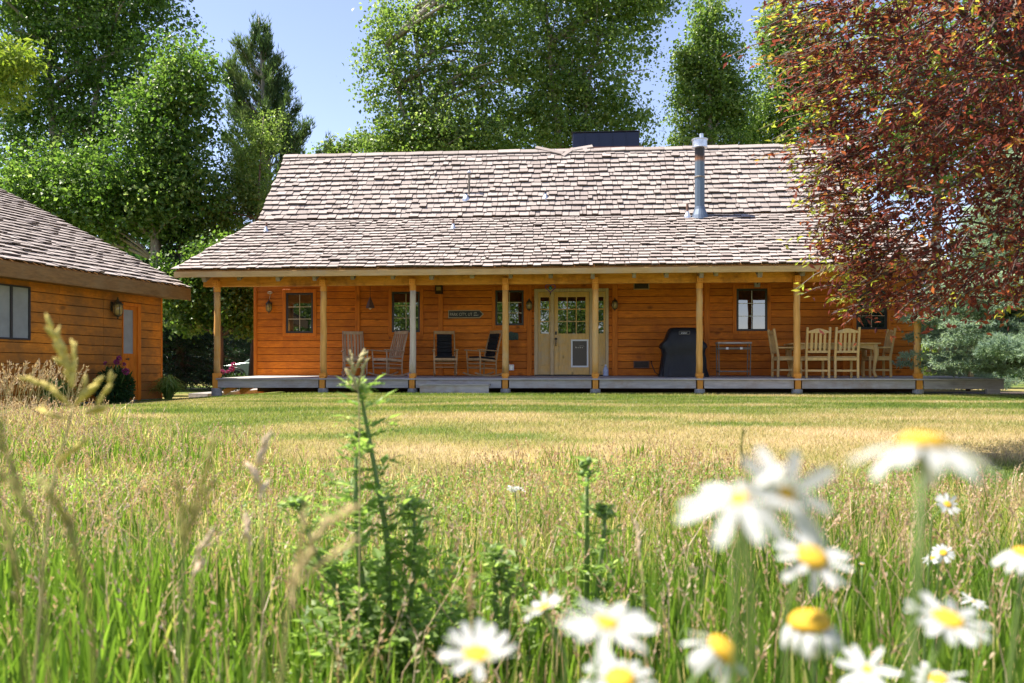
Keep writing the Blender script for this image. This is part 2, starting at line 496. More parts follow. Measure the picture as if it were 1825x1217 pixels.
def shingles(roof, P0, P1, Q0, Q1, expo, mats, wmin=.10, wmax=.30, length=.38, t=.040, frame=None, limit=300, rows_from=0.0):
    """wedge shakes laid in courses on the quad P0 P1 (eave) Q1 Q0 (top)"""
    P0, P1, Q0, Q1 = map(Vector, (P0, P1, Q0, Q1))
    ax = (P1 - P0).normalized()
    up = ((Q0 - P0) - ax * (Q0 - P0).dot(ax)); H = up.length; up.normalize()
    nn = ax.cross(up)
    l0 = (Q0 - P0).dot(ax) / H; l1 = (Q1 - P1).dot(ax) / H; W = (P1 - P0).length
    unit = []
    for s in range(4):
        q = random.Random(s)
        j = lambda: q.uniform(-.05, .05)
        unit.append([(-.5, j() * .5, 0), (.5, j() * .5, 0), (-.5 , 1, 0), (.5, 1, 0), (-.5, j() * .5, 1), (.5, j() * .5, 1), (-.5, 1, .35), (.5, 1, .35)])
    FB = [(0, 2, 3, 1), (4, 5, 7, 6), (0, 1, 5, 4), (2, 6, 7, 3), (0, 4, 6, 2), (1, 3, 7, 5)]
    allm = []
    nrow = int((H - rows_from) / expo + 1e-6)
    for r in range(nrow + 1):
        s = rows_from + r * expo - .03
        x = l0 * s + R.uniform(-.05, 0); xe = W + l1 * s
        wav = R.uniform(0, 6)
        while x < xe - .03:
            w = R.uniform(wmin, wmax)
            if R.random() < .12: w *= .6
            w = min(w, xe - x)
            sj = s + R.gauss(0, .009) + .010 * math.sin(x * .9 + wav)
            tt = t * R.uniform(.75, 1.25); L = min(length, H - sj + .03)
            if L > .05:
                tilt = math.atan2(t * R.uniform(.85, 1.5), length) + (R.uniform(.02, .06) if R.random() < .05 else 0)
                yaw = R.gauss(0, .012)
                Mx = Matrix((( *ax, 0), (*up, 0), (*nn, 0), (0, 0, 0, 1))).transposed()
                c = P0 + ax * (x + w / 2) + up * sj + nn * (math.sin(tilt) * L)
                Mx = Matrix.Translation(c) @ Mx @ Matrix.Rotation(-tilt, 4, 'X') @ Matrix.Rotation(yaw, 4, 'Z') @ Matrix.Diagonal((w - R.uniform(.008, .018), L, tt, 1))
                wp = frame.W(c.x, c.y, c.z)
                area = w * min(expo, L) / max(1, wp.y) ** 2
                fx = CX + wp.x / wp.y * F
                if not (-10 < fx < 1560): area *= .01
                allm.append((area, Mx, R.randrange(4)))
            x += w
    allm.sort(key=lambda q: -q[0])
    ms = []
    for u in unit:
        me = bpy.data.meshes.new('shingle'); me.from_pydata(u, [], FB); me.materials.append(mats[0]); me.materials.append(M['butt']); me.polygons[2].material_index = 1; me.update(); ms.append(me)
    for a, Mx, k in allm[:limit]:
        o = link('shingle', ms[k], None, roof); o.matrix_basis = Mx
    V = []; FA = []; rn = []
    fb = np.array(FB)
    for i, (a, Mx, k) in enumerate(allm[limit:]):
        u = np.array(unit[k]); m = np.array(Mx)
        V.append(u @ m[:3, :3].T + m[:3, 3]); FA.append(fb + 8 * i); rn.append(np.full(8, R.random()))
    if V:
        o = np_mesh('shingle_field', np.concatenate(V), np.concatenate(FA), mats[1], roof, np.concatenate(rn))
        o['kind'] = 'stuff'
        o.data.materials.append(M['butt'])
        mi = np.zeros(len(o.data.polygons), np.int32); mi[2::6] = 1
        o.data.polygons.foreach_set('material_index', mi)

def window(root, x0, x1, z0, z1, trim, face, cols, rows, mun, proud=.055, framew=.05, trimmat=None, panem=None, name='window'):
    """x0..z1 outside of the dark sash; face = y of the sheathing"""
    tm = trimmat or M['siding_trim']
    mb = MB(); f = face - proud
    tl, tr, tb, tt = trim
    mb.box(x0 - tl, x0, f, face - .002, z0 - tb, z1 + tt); mb.box(x1, x1 + tr, f, face - .002, z0 - tb, z1 + tt)
    mb.box(x0, x1, f + .002, face - .002, z1, z1 + tt); mb.box(x0, x1, f + .002, face - .002, z0 - tb, z0)
    w = mb.build(name, tm, root, bevel=.004, seg=1)
    s = MB(); g = face - proud + .014
    s.box(x0 + .001, x0 + framew, g, face - .004, z0 + .001, z1 - .001); s.box(x1 - framew, x1 - .001, g, face - .004, z0 + .001, z1 - .001)
    s.box(x0 + framew, x1 - framew, g + .001, face - .004, z1 - framew, z1 - .001); s.box(x0 + framew, x1 - framew, g + .001, face - .004, z0 + .001, z0 + framew)
    s.build('sash', M['frame_dark'], w, bevel=.004, seg=1)
    X0, X1, Z0, Z1 = x0 + framew, x1 - framew, z0 + framew, z1 - framew
    mw = .014
    for i in range(cols):
        for j in range(rows):
            p = MB()
            p.box(X0 + (X1 - X0) * i / cols + .0005, X0 + (X1 - X0) * (i + 1) / cols - .0005, g + .022, g + .027, Z0 + (Z1 - Z0) * j / rows + .0005, Z0 + (Z1 - Z0) * (j + 1) / rows - .0005)
            p.build('pane', panem or M['pane'], w)
    for i in range(1, cols):
        x = X0 + (X1 - X0) * i / cols
        MB().box(x - mw / 2, x + mw / 2, g + .012, g + .0215, Z0, Z1).build('muntin', mun, w)
    for j in range(1, rows):
        z = Z0 + (Z1 - Z0) * j / rows
        MB().box(X0, X1, g + .013, g + .0212, z - mw / 2, z + mw / 2).build('muntin', mun, w)
    return w

def text_mesh(name, s, size, mat, parent, loc, rot=(math.pi / 2, 0, 0), ext=.003, sx=1.0):
    cu = bpy.data.curves.new(name, 'FONT'); cu.body = s; cu.size = size; cu.extrude = ext
    cu.align_x = 'LEFT'
    tmp = bpy.data.objects.new(name, cu); COL.objects.link(tmp)
    bpy.context.view_layer.update()
    me = bpy.data.meshes.new_from_object(tmp.evaluated_get(bpy.context.evaluated_depsgraph_get()))
    bpy.data.objects.remove(tmp)
    me.materials.clear()
    o = link(name, me, mat, parent); o.location = loc; o.rotation_euler = rot; o.scale = (sx, 1, 1)
    return o

# ---------------------------------------------------------------- cabin
cabin = thing('log_cabin', 'long orange timber cabin with a shake roof and a full width porch', 'cabin', (0, 18.0, 0), HOUSE.ang)
WB = 2.40                       # wall sheathing plane
def deckz(b): return 0.341 + .017 * b
hx = lambda x, y, b=WB: HOUSE.px(x, y, b)
aL = hx(457, 600)[0]; aR = hx(1628, 600)[0]
zT = hx(912, 498)[1] + .12
zB = deckz(WB) + .003
wall = MB().box(aL, aR, WB, WB + .14, zB - .25, zT + .9).build('wall', M['sheath'], cabin)
MB().box(aL, aL + .14, WB + .142, WB + 5.6, -.05, zT + 1.0).build('end_wall', M['siding'], cabin)
MB().box(aR - .14, aR, WB + .142, WB + 5.6, -.05, zT + 1.0).build('end_wall', M['siding'], cabin)
MB().box(aL + .142, aR - .142, WB + 5.46, WB + 5.6, -.05, zT + .9).build('back_wall', M['siding'], cabin)

def rect(x0, x1, y0, y1, b=WB):
    a0, z1 = hx(x0, y0, b); a1, z0 = hx(x1, y1, b)
    return a0, a1, z0, z1
wins = [((510.5, 559, 522, 593.6), 2, 3, M['cream']), ((699, 749, 520, 592), 2, 3, M['cream']), ((883, 933.6, 517.5, 579.7), 2, 3, M['cream']),
        ((1312, 1367, 514.5, 589.7), 2, 3, M['white']), ((1525, 1580, 518, 587), 2, 3, M['cream'])]
holes = []; TR = (.085, .085, .075, .09)
for r_, c_, w_, mu in wins:
    x0, x1, z0, z1 = rect(*r_)
    holes.append((x0 - TR[0] + .01, x1 + TR[1] - .01, z0 - TR[2] + .01, z1 + TR[3] - .01))
    window(cabin, x0, x1, z0, z1, TR, WB, c_, w_, mu)
D0, D1, _, DZ = rect(952.5, 1084.4, 515.2, 669)
holes.append((D0 + .01, D1 - .01, 0, DZ - .01))
bat = [(634, 642.5), (782, 790), (939.5, 948), (1091, 1100.5), (1254.5, 1264), (1500, 1508)]
brk = []
for p0, p1 in bat:
    b0 = hx(p0, 600)[0]; b1 = hx(p1, 600)[0]
    MB().box(b0, b1, WB - .075, WB - .001, zB, zT - .02).build('batten', M['siding_trim'], cabin, bevel=.006)
    holes.append((b0 + .008, b1 - .008, 0, 9))
MB().box(aL - .045, aL + .03, WB - .07, WB + .1, zB, zT).build('corner_board', M['siding_trim'], cabin, bevel=.006)
siding(wall, aL + .031, aR, zB, zT, .1755, WB, holes, brk, M['siding'])

# entrance: frame, two side lights, door with nine panes and a pet door
door = MB()
zd = zB; f0 = WB - .09
fx = lambda p: hx(p, 600)[0]
door.box(D0, fx(959), f0, WB - .001, zd, DZ); door.box(fx(1079), D1, f0, WB - .001, zd, DZ)
door.box(fx(959), fx(1079), f0 + .002, WB - .001, DZ - .075, DZ)
door = door.build('door_frame', M['doorframe'], cabin, bevel=.006)
MB().box(fx(981), fx(987.4), f0 - .012, WB - .004, zd, DZ - .077).build('mullion_post', M['doorframe'], door, bevel=.008)
MB().box(fx(1050.5), fx(1057.5), f0 - .012, WB - .004, zd, DZ - .077).build('mullion_post', M['doorframe'], door, bevel=.008)
MB().box(D0 + .02, D1 - .02, f0 - .06, WB - .003, zd - .004, zd + .022).build('threshold', M['dark_metal'], door)
gz1 = hx(1000, 529.7)[1]; gz0 = hx(1000, 594.6)[1]
def leaf(name, x0, x1, gx0, gx1, cols, yb, panelxs):
    p = MB(); top = DZ - .08
    p.box(x0, gx0, yb, yb + .045, zd + .024, top); p.box(gx1, x1, yb, yb + .045, zd + .024, top)
    p.box(gx0, gx1, yb + .0015, yb + .045, gz1, top); p.box(gx0, gx1, yb + .0015, yb + .045, zd + .024, gz0)
    o = p.build(name, M['doorwood'], cabin, bevel=.003, seg=1)
    for i in range(cols):
        for j in range(3):
            q0 = gx0 + (gx1 - gx0) * i / cols; q1 = gx0 + (gx1 - gx0) * (i + 1) / cols
            k0 = gz0 + (gz1 - gz0) * j / 3; k1 = gz0 + (gz1 - gz0) * (j + 1) / 3
            MB().box(q0 + .001, q1 - .001, yb + .022, yb + .028, k0 + .001, k1 - .001).build('pane', M['pane'], o)
    for i in range(1, cols):
        q = gx0 + (gx1 - gx0) * i / cols
        MB().box(q - .013, q + .013, yb + .006, yb + .0215, gz0, gz1).build('muntin', M['doorwood'], o, bevel=.003, seg=1)
    for j in range(1, 3):
        k = gz0 + (gz1 - gz0) * j / 3
        MB().box(gx0, gx1, yb + .0075, yb + .021, k - .013, k + .013).build('muntin', M['doorwood'], o, bevel=.003, seg=1)
    for (q0, q1) in panelxs:
        z0 = zd + .24; z1 = gz0 - .20
        e = MB(); w = .018
        e.box(q0, q0 + w, yb - .010, yb - .001, z0, z1); e.box(q1 - w, q1, yb - .010, yb - .001, z0, z1)
        e.box(q0 + w, q1 - w, yb - .009, yb - .001, z1 - w, z1); e.box(q0 + w, q1 - w, yb - .009, yb - .001, z0, z0 + w)
        e.build('panel_moulding', M['doorwood'], o)
        MB().box(q0 + w + .012, q1 - w - .012, yb - .006, yb - .001, z0 + w + .012, z1 - w - .012).build('panel', M['doorwood'], o, bevel=.004, seg=1)
    return o
sl = leaf('side_light', fx(959) + .002, fx(981) - .002, fx(963.5), fx(978.5), 1, f0 + .03, [(fx(963), fx(979))])
leaf('side_light', fx(1057.5) + .002, fx(1079) - .002, fx(1061), fx(1075.5), 1, f0 + .03, [(fx(1061), fx(1076))])
dl = leaf('front_door', fx(987.5) + .004, fx(1050.3) - .004, fx(994.6), fx(1043.4), 3, f0 + .026, [(fx(995), fx(1014))])
MB().box(fx(965), fx(977), f0 + .045, f0 + .0515, gz0 + .004, gz0 + .045).build('sticker', M['white'], sl)
px0, px1 = fx(1017.6), fx(1048.7); pz1 = hx(1030, 605)[1]; pz0 = hx(1030, 654.5)[1]; py = f0 + .026
pd = MB()
w = .040
pd.box(px0, px0 + w, py - .022, py - .001, pz0, pz1); pd.box(px1 - w, px1, py - .022, py - .001, pz0, pz1)
pd.box(px0 + w, px1 - w, py - .021, py - .001, pz1 - w, pz1); pd.box(px0 + w, px1 - w, py - .021, py - .001, pz0, pz0 + w)
pd.build('pet_door_frame', M['white'], dl, bevel=.004)
MB().box(px0 + w, px1 - w, py - .010, py - .002, pz0 + w, pz1 - w).build('pet_door_flap', M['meshflap'], dl)
e = MB()
for i, (q, h) in enumerate(((.28, .035), (.34, .02), (.45, .022), (.55, .03), (.66, .022))):
    c = px0 + (px1 - px0) * q
    e.prism([(c - .012, pz1 - .21), (c + .010, pz1 - .21), (c + .006, pz1 - .21 + h), (c - .004, pz1 - .21 + h)], 'y', py - .0125, py - .0105)
e.tube([(px0 + (px1 - px0) * (.45 + .1 * i), py - .0115, pz1 - .165 + .012 * math.sin(i * 1.1)) for i in range(4)], .003, 5)
e.build('flap_emblem', M['lettering'], dl)
hz = hx(991, 609)[1]; hxx = fx(991); hy = f0 + .026
h = MB()
h.lathe([(.001, 0), (.030, .002), (.030, .012), (.018, .02), (.001, .024)], (0, 0, 0), 14)
h.v = [(hxx + x, hy - z, hz + .07 + y) for x, y, z in h.v]
h.tube([(hxx, hy - .02, hz + .06), (hxx, hy - .055, hz + .03), (hxx, hy - .06, hz - .03), (hxx, hy - .04, hz - .08), (hxx, hy - .005, hz - .10)], [.008, .011, .012, .010, .012], 8)
h.box(hxx - .022, hxx + .022, hy - .012, hy - .001, hz + .17, hz + .25)
h.build('door_handle', M['dark_metal'], dl, smooth=False)

# vents, outlet
def grille(name, x0, x1, y0, y1, fm, n):
    a0, a1, z0, z1 = rect(x0, x1, y0, y1)
    f = WB - .045
    g = MB(); w = .022
    g.box(a0, a0 + w, f, WB - .031, z0, z1); g.box(a1 - w, a1, f, WB - .031, z0, z1)
    g.box(a0 + w, a1 - w, f + .001, WB - .031, z1 - w, z1); g.box(a0 + w, a1 - w, f + .001, WB - .031, z0, z0 + w)
    o = g.build(name, fm, cabin)
    MB().box(a0 + w, a1 - w, WB - .034, WB - .0305, z0 + w, z1 - w).build('vent_back', M['signblack'], o)
    for i in range(n):
        z = z0 + w + (z1 - z0 - 2 * w) * (i + .5) / n
        MB().bar((a0 + w, WB - .040, z), (a1 - w, WB - .040, z), .012, .004, (0, .5, 1)).build('louvre', M['rust'], o)
grille('wall_vent', 1129, 1157, 503, 516, M['fascia'], 5)
grille('crawl_vent', 1129, 1157, 643, 656, M['rust'], 5)
a0, a1, z0, z1 = rect(907.5, 916.5, 649.5, 660)
ob = MB().box(a0, a1, WB - .075, WB - .03, z0, z1).build('outlet_box', M['white'], cabin, bevel=.012)
MB().box(a0 + .02, a1 - .02, WB - .079, WB - .0755, z0 + .02, z1 - .02).build('outlet_cover', M['galv'], ob)

# porch deck
fe = HOUSE.px(385, 680, -.12)[0]; re = HOUSE.px(1790, 680, -.12)[0]
deck = MB()
for k in range(26):
    a = fe + .2 + (re - fe - .4) * k / 25
    deck.bar((a, -.06, deckz(-.06) - .095), (a, WB - .01, deckz(WB) - .095), .045, .12)
deck = deck.build('deck_joists', M['rafter'], cabin)
nb = 17; bw = (WB + .13) / nb
for k in range(nb):
    y0 = -.14 + bw * k; y1 = y0 + bw - .006
    for (s0, s1) in ((fe, -2.2 + .4 * (k % 3)), (-2.2 + .4 * (k % 3) + .004, 3.4 - .5 * (k % 2)), (3.404 - .5 * (k % 2), re)):
        MB().prism([(y0, deckz(y0) - .032), (y1, deckz(y1) - .032), (y1, deckz(y1)), (y0, deckz(y0))], 'x', s0, s1).build('deck_board', M['deck'], deck, bevel=.004, seg=1)
MB().box(fe, aR + .05, WB - .145, WB - .022, -.02, .16).build('ledger', M['sheath'], cabin)
postpx = [387, 576.5, 735.8, 901, 1061, 1246.5, 1420, 1635.5]
posta = [HOUSE.px(p, 600, 0)[0] for p in postpx]
ends = posta + [re]
for i in range(len(posta)):
    s0 = ends[i] + (.02 if i == 0 else .085); s1 = ends[i + 1] - (.085 if i + 1 < len(posta) else 0)
    MB().box(s0, s1, -.10, -.055, .128, deckz(0) - .036).build('rim_joist', M['rim'], cabin, bevel=.005)
MB().box(fe - .03, fe - .002, -.1, WB - .2, .13, deckz(0) - .036).build('rim_joist', M['rim'], cabin, bevel=.005)
MB().box(re - .36, re - .10, -.16, -.06, gz(0, 18) - .03, .128).build('deck_foot', M['rim'], cabin, bevel=.01)
# stringer under the open left end
MB().bar((fe + .12, .02, .02), (fe + .55, .02, .24), .04, .11).build('stringer', M['bracket'], cabin)
MB().bar((fe + .40, .25, .02), (fe + .85, .25, .24), .04, .11).build('stringer', M['bracket'], cabin)

# posts
ztop = HOUSE.px(912, 497, 0)[1]
for i, a in enumerate(posta):
    pale = i == 2
    mb = MB()
    zs = np.linspace(deckz(0) + .105, ztop - .235, 9)
    mb.tube([(a + R.uniform(-.006, .006), R.uniform(-.004, .004), z) for z in zs], [.073 - .007 * k / 8 + R.uniform(-.003, .003) for k in range(9)], 14)
    p = mb.build('porch_post', M['post_pale'] if pale else M['post'], cabin, smooth=True)
    b1 = MB().prism([(a + .068 * c, .068 * s) for c, s in [(math.cos(t), math.sin(t)) for t in np.linspace(rad(22.5), rad(382.5), 9)[:-1]]], 'z', ztop - .24, ztop - .12)
    b1.v = [(a + (x - a) * 1.12, y * 1.12, z) for x, y, z in b1.v]
    b1.build('post_collar', M['bracket'], p, bevel=.006)
    blk = MB().box(a - .062, a + .062, -.105, .062, ztop - .12, ztop + .015)
    blk.build('carved_block', M['bracket'], p, bevel=.006)
    cv = MB()
    for dx, dz in ((-.028, -.03), (.028, -.03), (-.028, -.075), (.028, -.075)):
        cv.box(a + dx - .008, a + dx + .008, -.109, -.1055, ztop + dz - .012, ztop + dz + .008)
    cv.build('carving', M['siding_trim'], p)
    MB().box(a - .078, a + .078, -.085, .078, deckz(0) + .03, deckz(0) + .108).build('base_block', M['bracket'], p, bevel=.012)
    MB().box(a - .060, a + .060, -.118, .06, .115, deckz(0) + .034).build('post_foot', M['bracket'], p, bevel=.01)
    nf = 14; rr = .115
    ft = MB().lathe([(rr * 1.02, -.06), (rr, .0), (rr * .98, .10), (rr * .94, .118)], (a, -.02, 0), 16)
    ft.build('footing', M['concrete'], p, smooth=False, bevel=.01)

# roof: eave, break line, ridge
EB, EZ = -.52, 2.69
eL = HOUSE.px(313, 478, EB)[0]; eR = HOUSE.px(1690, 478, EB)[0]
bL = HOUSE.px(463, 394, WB)[0]; bR = eR - .5
BZ = HOUSE.px(912, 388, WB)[1]
RB = 4.29
RZ = HOUSE.px(912, 273, RB)[1]
rL = HOUSE.px(510, 284, RB)[0]; rR = bR - .1
roof = MB()
def slab(P, t=.05):
    P = [Vector(p) for p in P]
    n = (P[1] - P[0]).cross(P[3] - P[0]).normalized()
    roof.add([p for p in P] + [p - n * t for p in P], [(0, 1, 2, 3), (7, 6, 5, 4), (0, 4, 5, 1), (1, 5, 6, 2), (2, 6, 7, 3), (3, 7, 4, 0)])
slab([(eL, EB, EZ), (eR, EB, EZ), (bR, WB, BZ), (bL, WB, BZ)])
slab([(bL, WB, BZ), (bR, WB, BZ), (rR, RB, RZ), (rL, RB, RZ)])
slab([(rL, RB, RZ), (rR, RB, RZ), (bR, RB + 4.2, BZ - .3), (bL, RB + 4.2, BZ - .3)])
roof = roof.build('roof', M['roofdeck'], cabin)
S2 = (M['shingle'], M['shingle_all'])
shingles(roof, (eL - .02, EB, EZ), (eR, EB, EZ), (bL, WB, BZ), (bR, WB, BZ), .195, S2, .10, .26, t=.033, frame=HOUSE, limit=0)
shingles(roof, (bL, WB, BZ + .01), (bR, WB, BZ + .01), (rL, RB, RZ), (rR, RB, RZ), .2015, S2, .11, .27, frame=HOUSE, limit=300)
# ridge cap boards
x = rL - .05
while x < rR:
    w = R.uniform(.38, .62)
    MB().bar((x, RB - .055, RZ + .030 + R.uniform(-.006, .012)), (x + w - .01, RB - .055, RZ + .034 + R.uniform(-.006, .014)), .17, .026, (0, -.62, .78)).build('ridge_cap', M['shingle'], roof)
    x += w
# slipped ridge boards
for p, q in (((955, 266), (1003, 277)), ((1003, 281), (1022, 268)), ((1020, 270), (1056, 264)), ((1040, 266), (1046, 274))):
    d = []
    for (u, v) in (p, q):
        bb = RB - .12
        for _ in range(3):
            a, z = HOUSE.px(u, v, bb)
            bb = WB + (z - BZ) / (RZ - BZ) * (RB - WB) - .03
        d.append((a, bb - .03, z + .05))
    MB().bar(d[0], d[1], .11, .028, (0, -.7, .7)).build('slipped_board', M['shingle'], roof)
# fascia and rake boards
MB().box(eL - .02, 0, EB - .045, EB - .004, EZ - .155, EZ - .03).build('fascia', M['fascia'], cabin, bevel=.005)
MB().box(.004, eR, EB - .044, EB - .004, EZ - .153, EZ - .03).build('fascia', M['fascia'], cabin, bevel=.005)
MB().bar((eL - .005, EB - .0, EZ - .10), (bL - .0, WB, BZ - .10), .035, .14).build('rake_board', M['fascia'], cabin)
MB().bar((bL - .0, WB, BZ - .10), (rL, RB, RZ - .10), .035, .16).build('rake_board', M['fascia'], cabin)
# gable wall behind the porch, up to the roof
MB().prism([(WB + .01, zT + .8), (WB + 5.4, zT + .8), (RB + 1.0, RZ - 1.0), (RB - .1, RZ - .25), (WB + .02, BZ - .16)], 'x', bL + .12, bL + .22).build('gable', M['siding'], cabin)
# rafters
sl_ = (BZ - EZ) / (WB - EB)
rafpx = [372, 431, 502, 566, 632, 703, 772, 843, 911, 982, 1056, 1129, 1186, 1247, 1274, 1350, 1426, 1500, 1570, 1650]
for p in rafpx:
    a = HOUSE.px(p, 495, -.2)[0]
    y0 = EB + .02 + R.uniform(0, .10)
    MB().bar((a, y0, EZ + (y0 - EB) * sl_ - .175), (a, WB - .08, EZ + (WB - .08 - EB) * sl_ - .175), R.uniform(.075, .095), .22).build('rafter', M['rafter'], cabin, bevel=.004)
    MB().box(a + .12, a + .20, WB - .10, WB - .031, zT - .21, zT - .13).build('joist_end', M['sheath'], cabin)
bz0 = HOUSE.px(912, 506.5, 0)[1]
e3 = [eL + .35] + [posta[1], posta[3], posta[5], posta[6]] + [eR - .2]
for i in range(5):
    MB().box(e3[i] + .002, e3[i + 1] - .002, .066 + .002 * (i % 2), .19, bz0 + .01, bz0 + .36).build('porch_beam', M['beam'], cabin, bevel=.01)
MB().box(aL - .25, aR, WB - .20, WB - .078, zT + .0, zT + .2).build('wall_plate', M['beam'], cabin)

# roof pipes and flue
def on_roof(px, py):
    """the roof point a photo pixel falls on"""
    for (b0, z0, b1, z1) in ((EB, EZ, WB, BZ), (WB, BZ, RB, RZ)):
        lo, hi = b0, b1
        for _ in range(40):
            m = (lo + hi) / 2
            z = z0 + (z1 - z0) * (m - b0) / (b1 - b0)
            if HOUSE.px(px, py, m)[1] > z: lo = m
            else: hi = m
        if hi < b1 - 1e-3: return (HOUSE.px(px, py, m)[0], m, z0 + (z1 - z0) * (m - b0) / (b1 - b0))
    return (HOUSE.px(px, py, RB)[0], RB, RZ)
def pipe(px, ybase, ytop, r, mat, boot=True, cap=False, name='vent_pipe'):
    a, b, z = on_roof(px, ybase)
    zt = HOUSE.px(px, ytop, b)[1]
    o = MB().tube([(a, b, z - .05), (a, b, zt)], r, 10).build(name, mat, cabin, smooth=False)
    if boot:
        MB().lathe([(r * 3.2, -.03), (r * 2.9, .04), (r * 1.25, .13), (r * 1.15, .16)], (a, b - r, z), 12).build('pipe_boot', M['galv'], o)
    if cap:
        MB().lathe([(r * 1.9, 0), (r * 1.9, .02), (r * .6, .06)], (a, b, zt), 10).build('pipe_cap', M['galv'], o)
    return o, a, b, z, zt
pipe(836, 352, 308, .028, M['grey_metal'], False, True)
pipe(831, 358, 343, .035, M['dark_metal'])
pipe(972, 357, 343, .03, M['dark_metal'])
pipe(475, 416, 397, .026, M['rust'])
pipe(808, 411, 390, .026, M['rust'])
pipe(1225, 389, 363, .030, M['rust'])
fl, a, b, z, zt = pipe(1247, 388, 263, .118, M['dark_metal'], False, False, 'stove_flue')
fl.data.materials.clear(); 
m_, nt_, b_, o_ = _nodes('painted_flue')
zz = N(nt_, 'ShaderNodeSeparateXYZ'); g_ = N(nt_, 'ShaderNodeNewGeometry'); nt_.links.new(g_.outputs['Position'], zz.inputs[0])
ff = mathn(nt_, 'ADD', mathn(nt_, 'MULTIPLY', mathn(nt_, 'SUBTRACT', zz.outputs[2], zt - .62), 1 / .62), mathn(nt_, 'MULTIPLY', mathn(nt_, 'SUBTRACT', noise(nt_, 14, 4, .6, (1, 1, .25)), .5), .35))
nt_.links.new(ramp(nt_, ff, [(0, (.10, .135, .18)), (.42, (.11, .14, .17)), (.55, (.24, .10, .04)), (.70, (.035, .025, .022)), (1, (.03, .026, .028))]), b_.inputs['Base Color'])
b_.inputs['Roughness'].default_value = .5; b_.inputs['Metallic'].default_value = .3
fl.data.materials.append(m_)
MB().lathe([(.22, -.06), (.19, .05), (.135, .19), (.122, .26)], (a, b - .02, z), 20).build('flue_boot', plain('flue_boot_paint', (.12, .155, .21), .45, .3), fl)
MB().lathe([(.121, 0), (.128, .01), (.128, .03), (.121, .04)], (a, b, z + .95), 20).build('flue_band', M['grey_metal'], fl)
cp = MB().lathe([(.13, -.02), (.195, -.01), (.195, .0), (.175, .012), (.175, .17), (.195, .18), (.195, .195), (.10, .215), (.05, .22)], (a, b, zt), 20)
cp.lathe([(.05, .215), (.05, .33), (.035, .335)], (a + .04, b, zt), 10)
cp.build('flue_cap', M['galv'], fl)
a, b, z = HOUSE.px(1150, 388, WB)[0], WB, BZ
# dark sheet metal box behind the ridge
ca0 = HOUSE.px(1017, 262, RB + .8)[0]; ca1 = HOUSE.px(1142, 260, RB + .8)[0]; cz1 = HOUSE.px(1080, 236, RB + .8)[1]
mb = MB()
y0, y1, zb = RB + .62, RB + 1.7, RZ - 1.6
mb.add([(ca0, y0, zb), (ca1 + .02, y0, zb), (ca1 + .02, y1, zb), (ca0, y1, zb), (ca0 + .06, y0 + .14, cz1), (ca1 - .05, y0 + .14, cz1), (ca1 - .05, y1 - .1, cz1), (ca0 + .06, y1 - .1, cz1)],
       [(3, 2, 1, 0), (4, 5, 6, 7), (0, 1, 5, 4), (1, 2, 6, 5), (2, 3, 7, 6), (3, 0, 4, 7)])
chm = mb.build('chimney_box', M['navy'], cabin, bevel=.02)
for k in range(1, 5):
    q = ca0 + (ca1 - ca0) * k / 5
    MB().bar((q, y0 - .006, zb + .9), (q + (.03 - .055 * k / 5), y0 + .134, cz1), .012, .02, (0, -1, 0)).build('seam', M['navy'], chm)
MB().box(ca0 + .02, ca1 - .02, y0 + .11, y1 - .06, cz1 + .001, cz1 + .022).build('chimney_lid', M['dark_metal'], chm, bevel=.006)
MB().box(ca0 - .03, ca1 + .05, y0 - .03, y1 + .03, zb, HOUSE.px(1080, 263.0, RB + .7)[1]).build('chimney_curb', M['rust'], chm)
# steps at the front
stp = thing('wooden_step', 'low weathered plank step on the lawn against the deck edge', 'step', HOUSE.W(HOUSE.px(811, 690, -.35)[0], -.33, 0), HOUSE.ang)
MB().box(-.74, .74, -.15, -.115, -.01, .185).build('riser', M['rim'], stp, bevel=.005)
MB().box(-.76, .76, -.17, .13, .186, .222).build('tread', M['deck'], stp, bevel=.005)
MB().box(-.70, -.66, -.113, .12, -.01, .185).build('side', M['rim'], stp)
MB().box(.66, .70, -.113, .12, -.01, .185).build('side', M['rim'], stp)
# railing by the far end of the deck
rl = thing('deck_railing', 'pale wooden railing at the end of the deck behind the blue spruce', 'railing', HOUSE.W(HOUSE.px(1650, 660, 1.9)[0], 1.9, deckz(1.9)), HOUSE.ang)
MB().box(0, .95, -.05, .05, .68, .73).build('top_rail', M['doorframe'], rl, bevel=.005)
MB().box(0, .95, -.02, .02, .10, .16).build('bottom_rail', M['doorframe'], rl, bevel=.005)
for k in range(5):
    MB().box(.08 + .19 * k, .125 + .19 * k, -.018, .018, .161, .679).build('baluster', M['doorframe'], rl)
MB().box(.95, 1.05, -.05, .05, -.002, .80).build('rail_post', M['doorframe'], rl, bevel=.006)

# ---------------------------------------------------------------- garage
garage = thing('garage', 'weathered orange board garage with a shake roof at the picture edge', 'garage', (-7.87, 18.5, 0), GAR.ang)
gx = lambda x, y, b=0.0: GAR.px(x, y, b)
gB = -.17
gT = 2.5
gN = -6.8
gw = MB().box(gN, 0, 0, .12, gB - .2, gT).build('wall', M['sheath'], garage)
MB().box(-.12, -.001, .122, 6.0, gB - .2, gT - .1).build('end_wall', M['gsiding'], garage)
MB().box(gN, 0.012, -.05, -.002, gB - .25, gB + .055).build('foundation', M['concrete'], garage)
def grect(x0, x1, y0, y1, b=0.0):
    a0, zz1 = gx(x0, y0, b); a1, zz0 = gx(x1, y1, b)
    _, t = gx(x0, y0, b); _, t2 = gx(x0, y1, b)
    return a0, a1, t2, t
wr = gx(48.5, 550)[0]; wz1 = gx(48.5, 514)[1]; wz0 = gx(48.5, 603)[1]; wl = gx(17.5, 550)[0]
ww = wr - wl
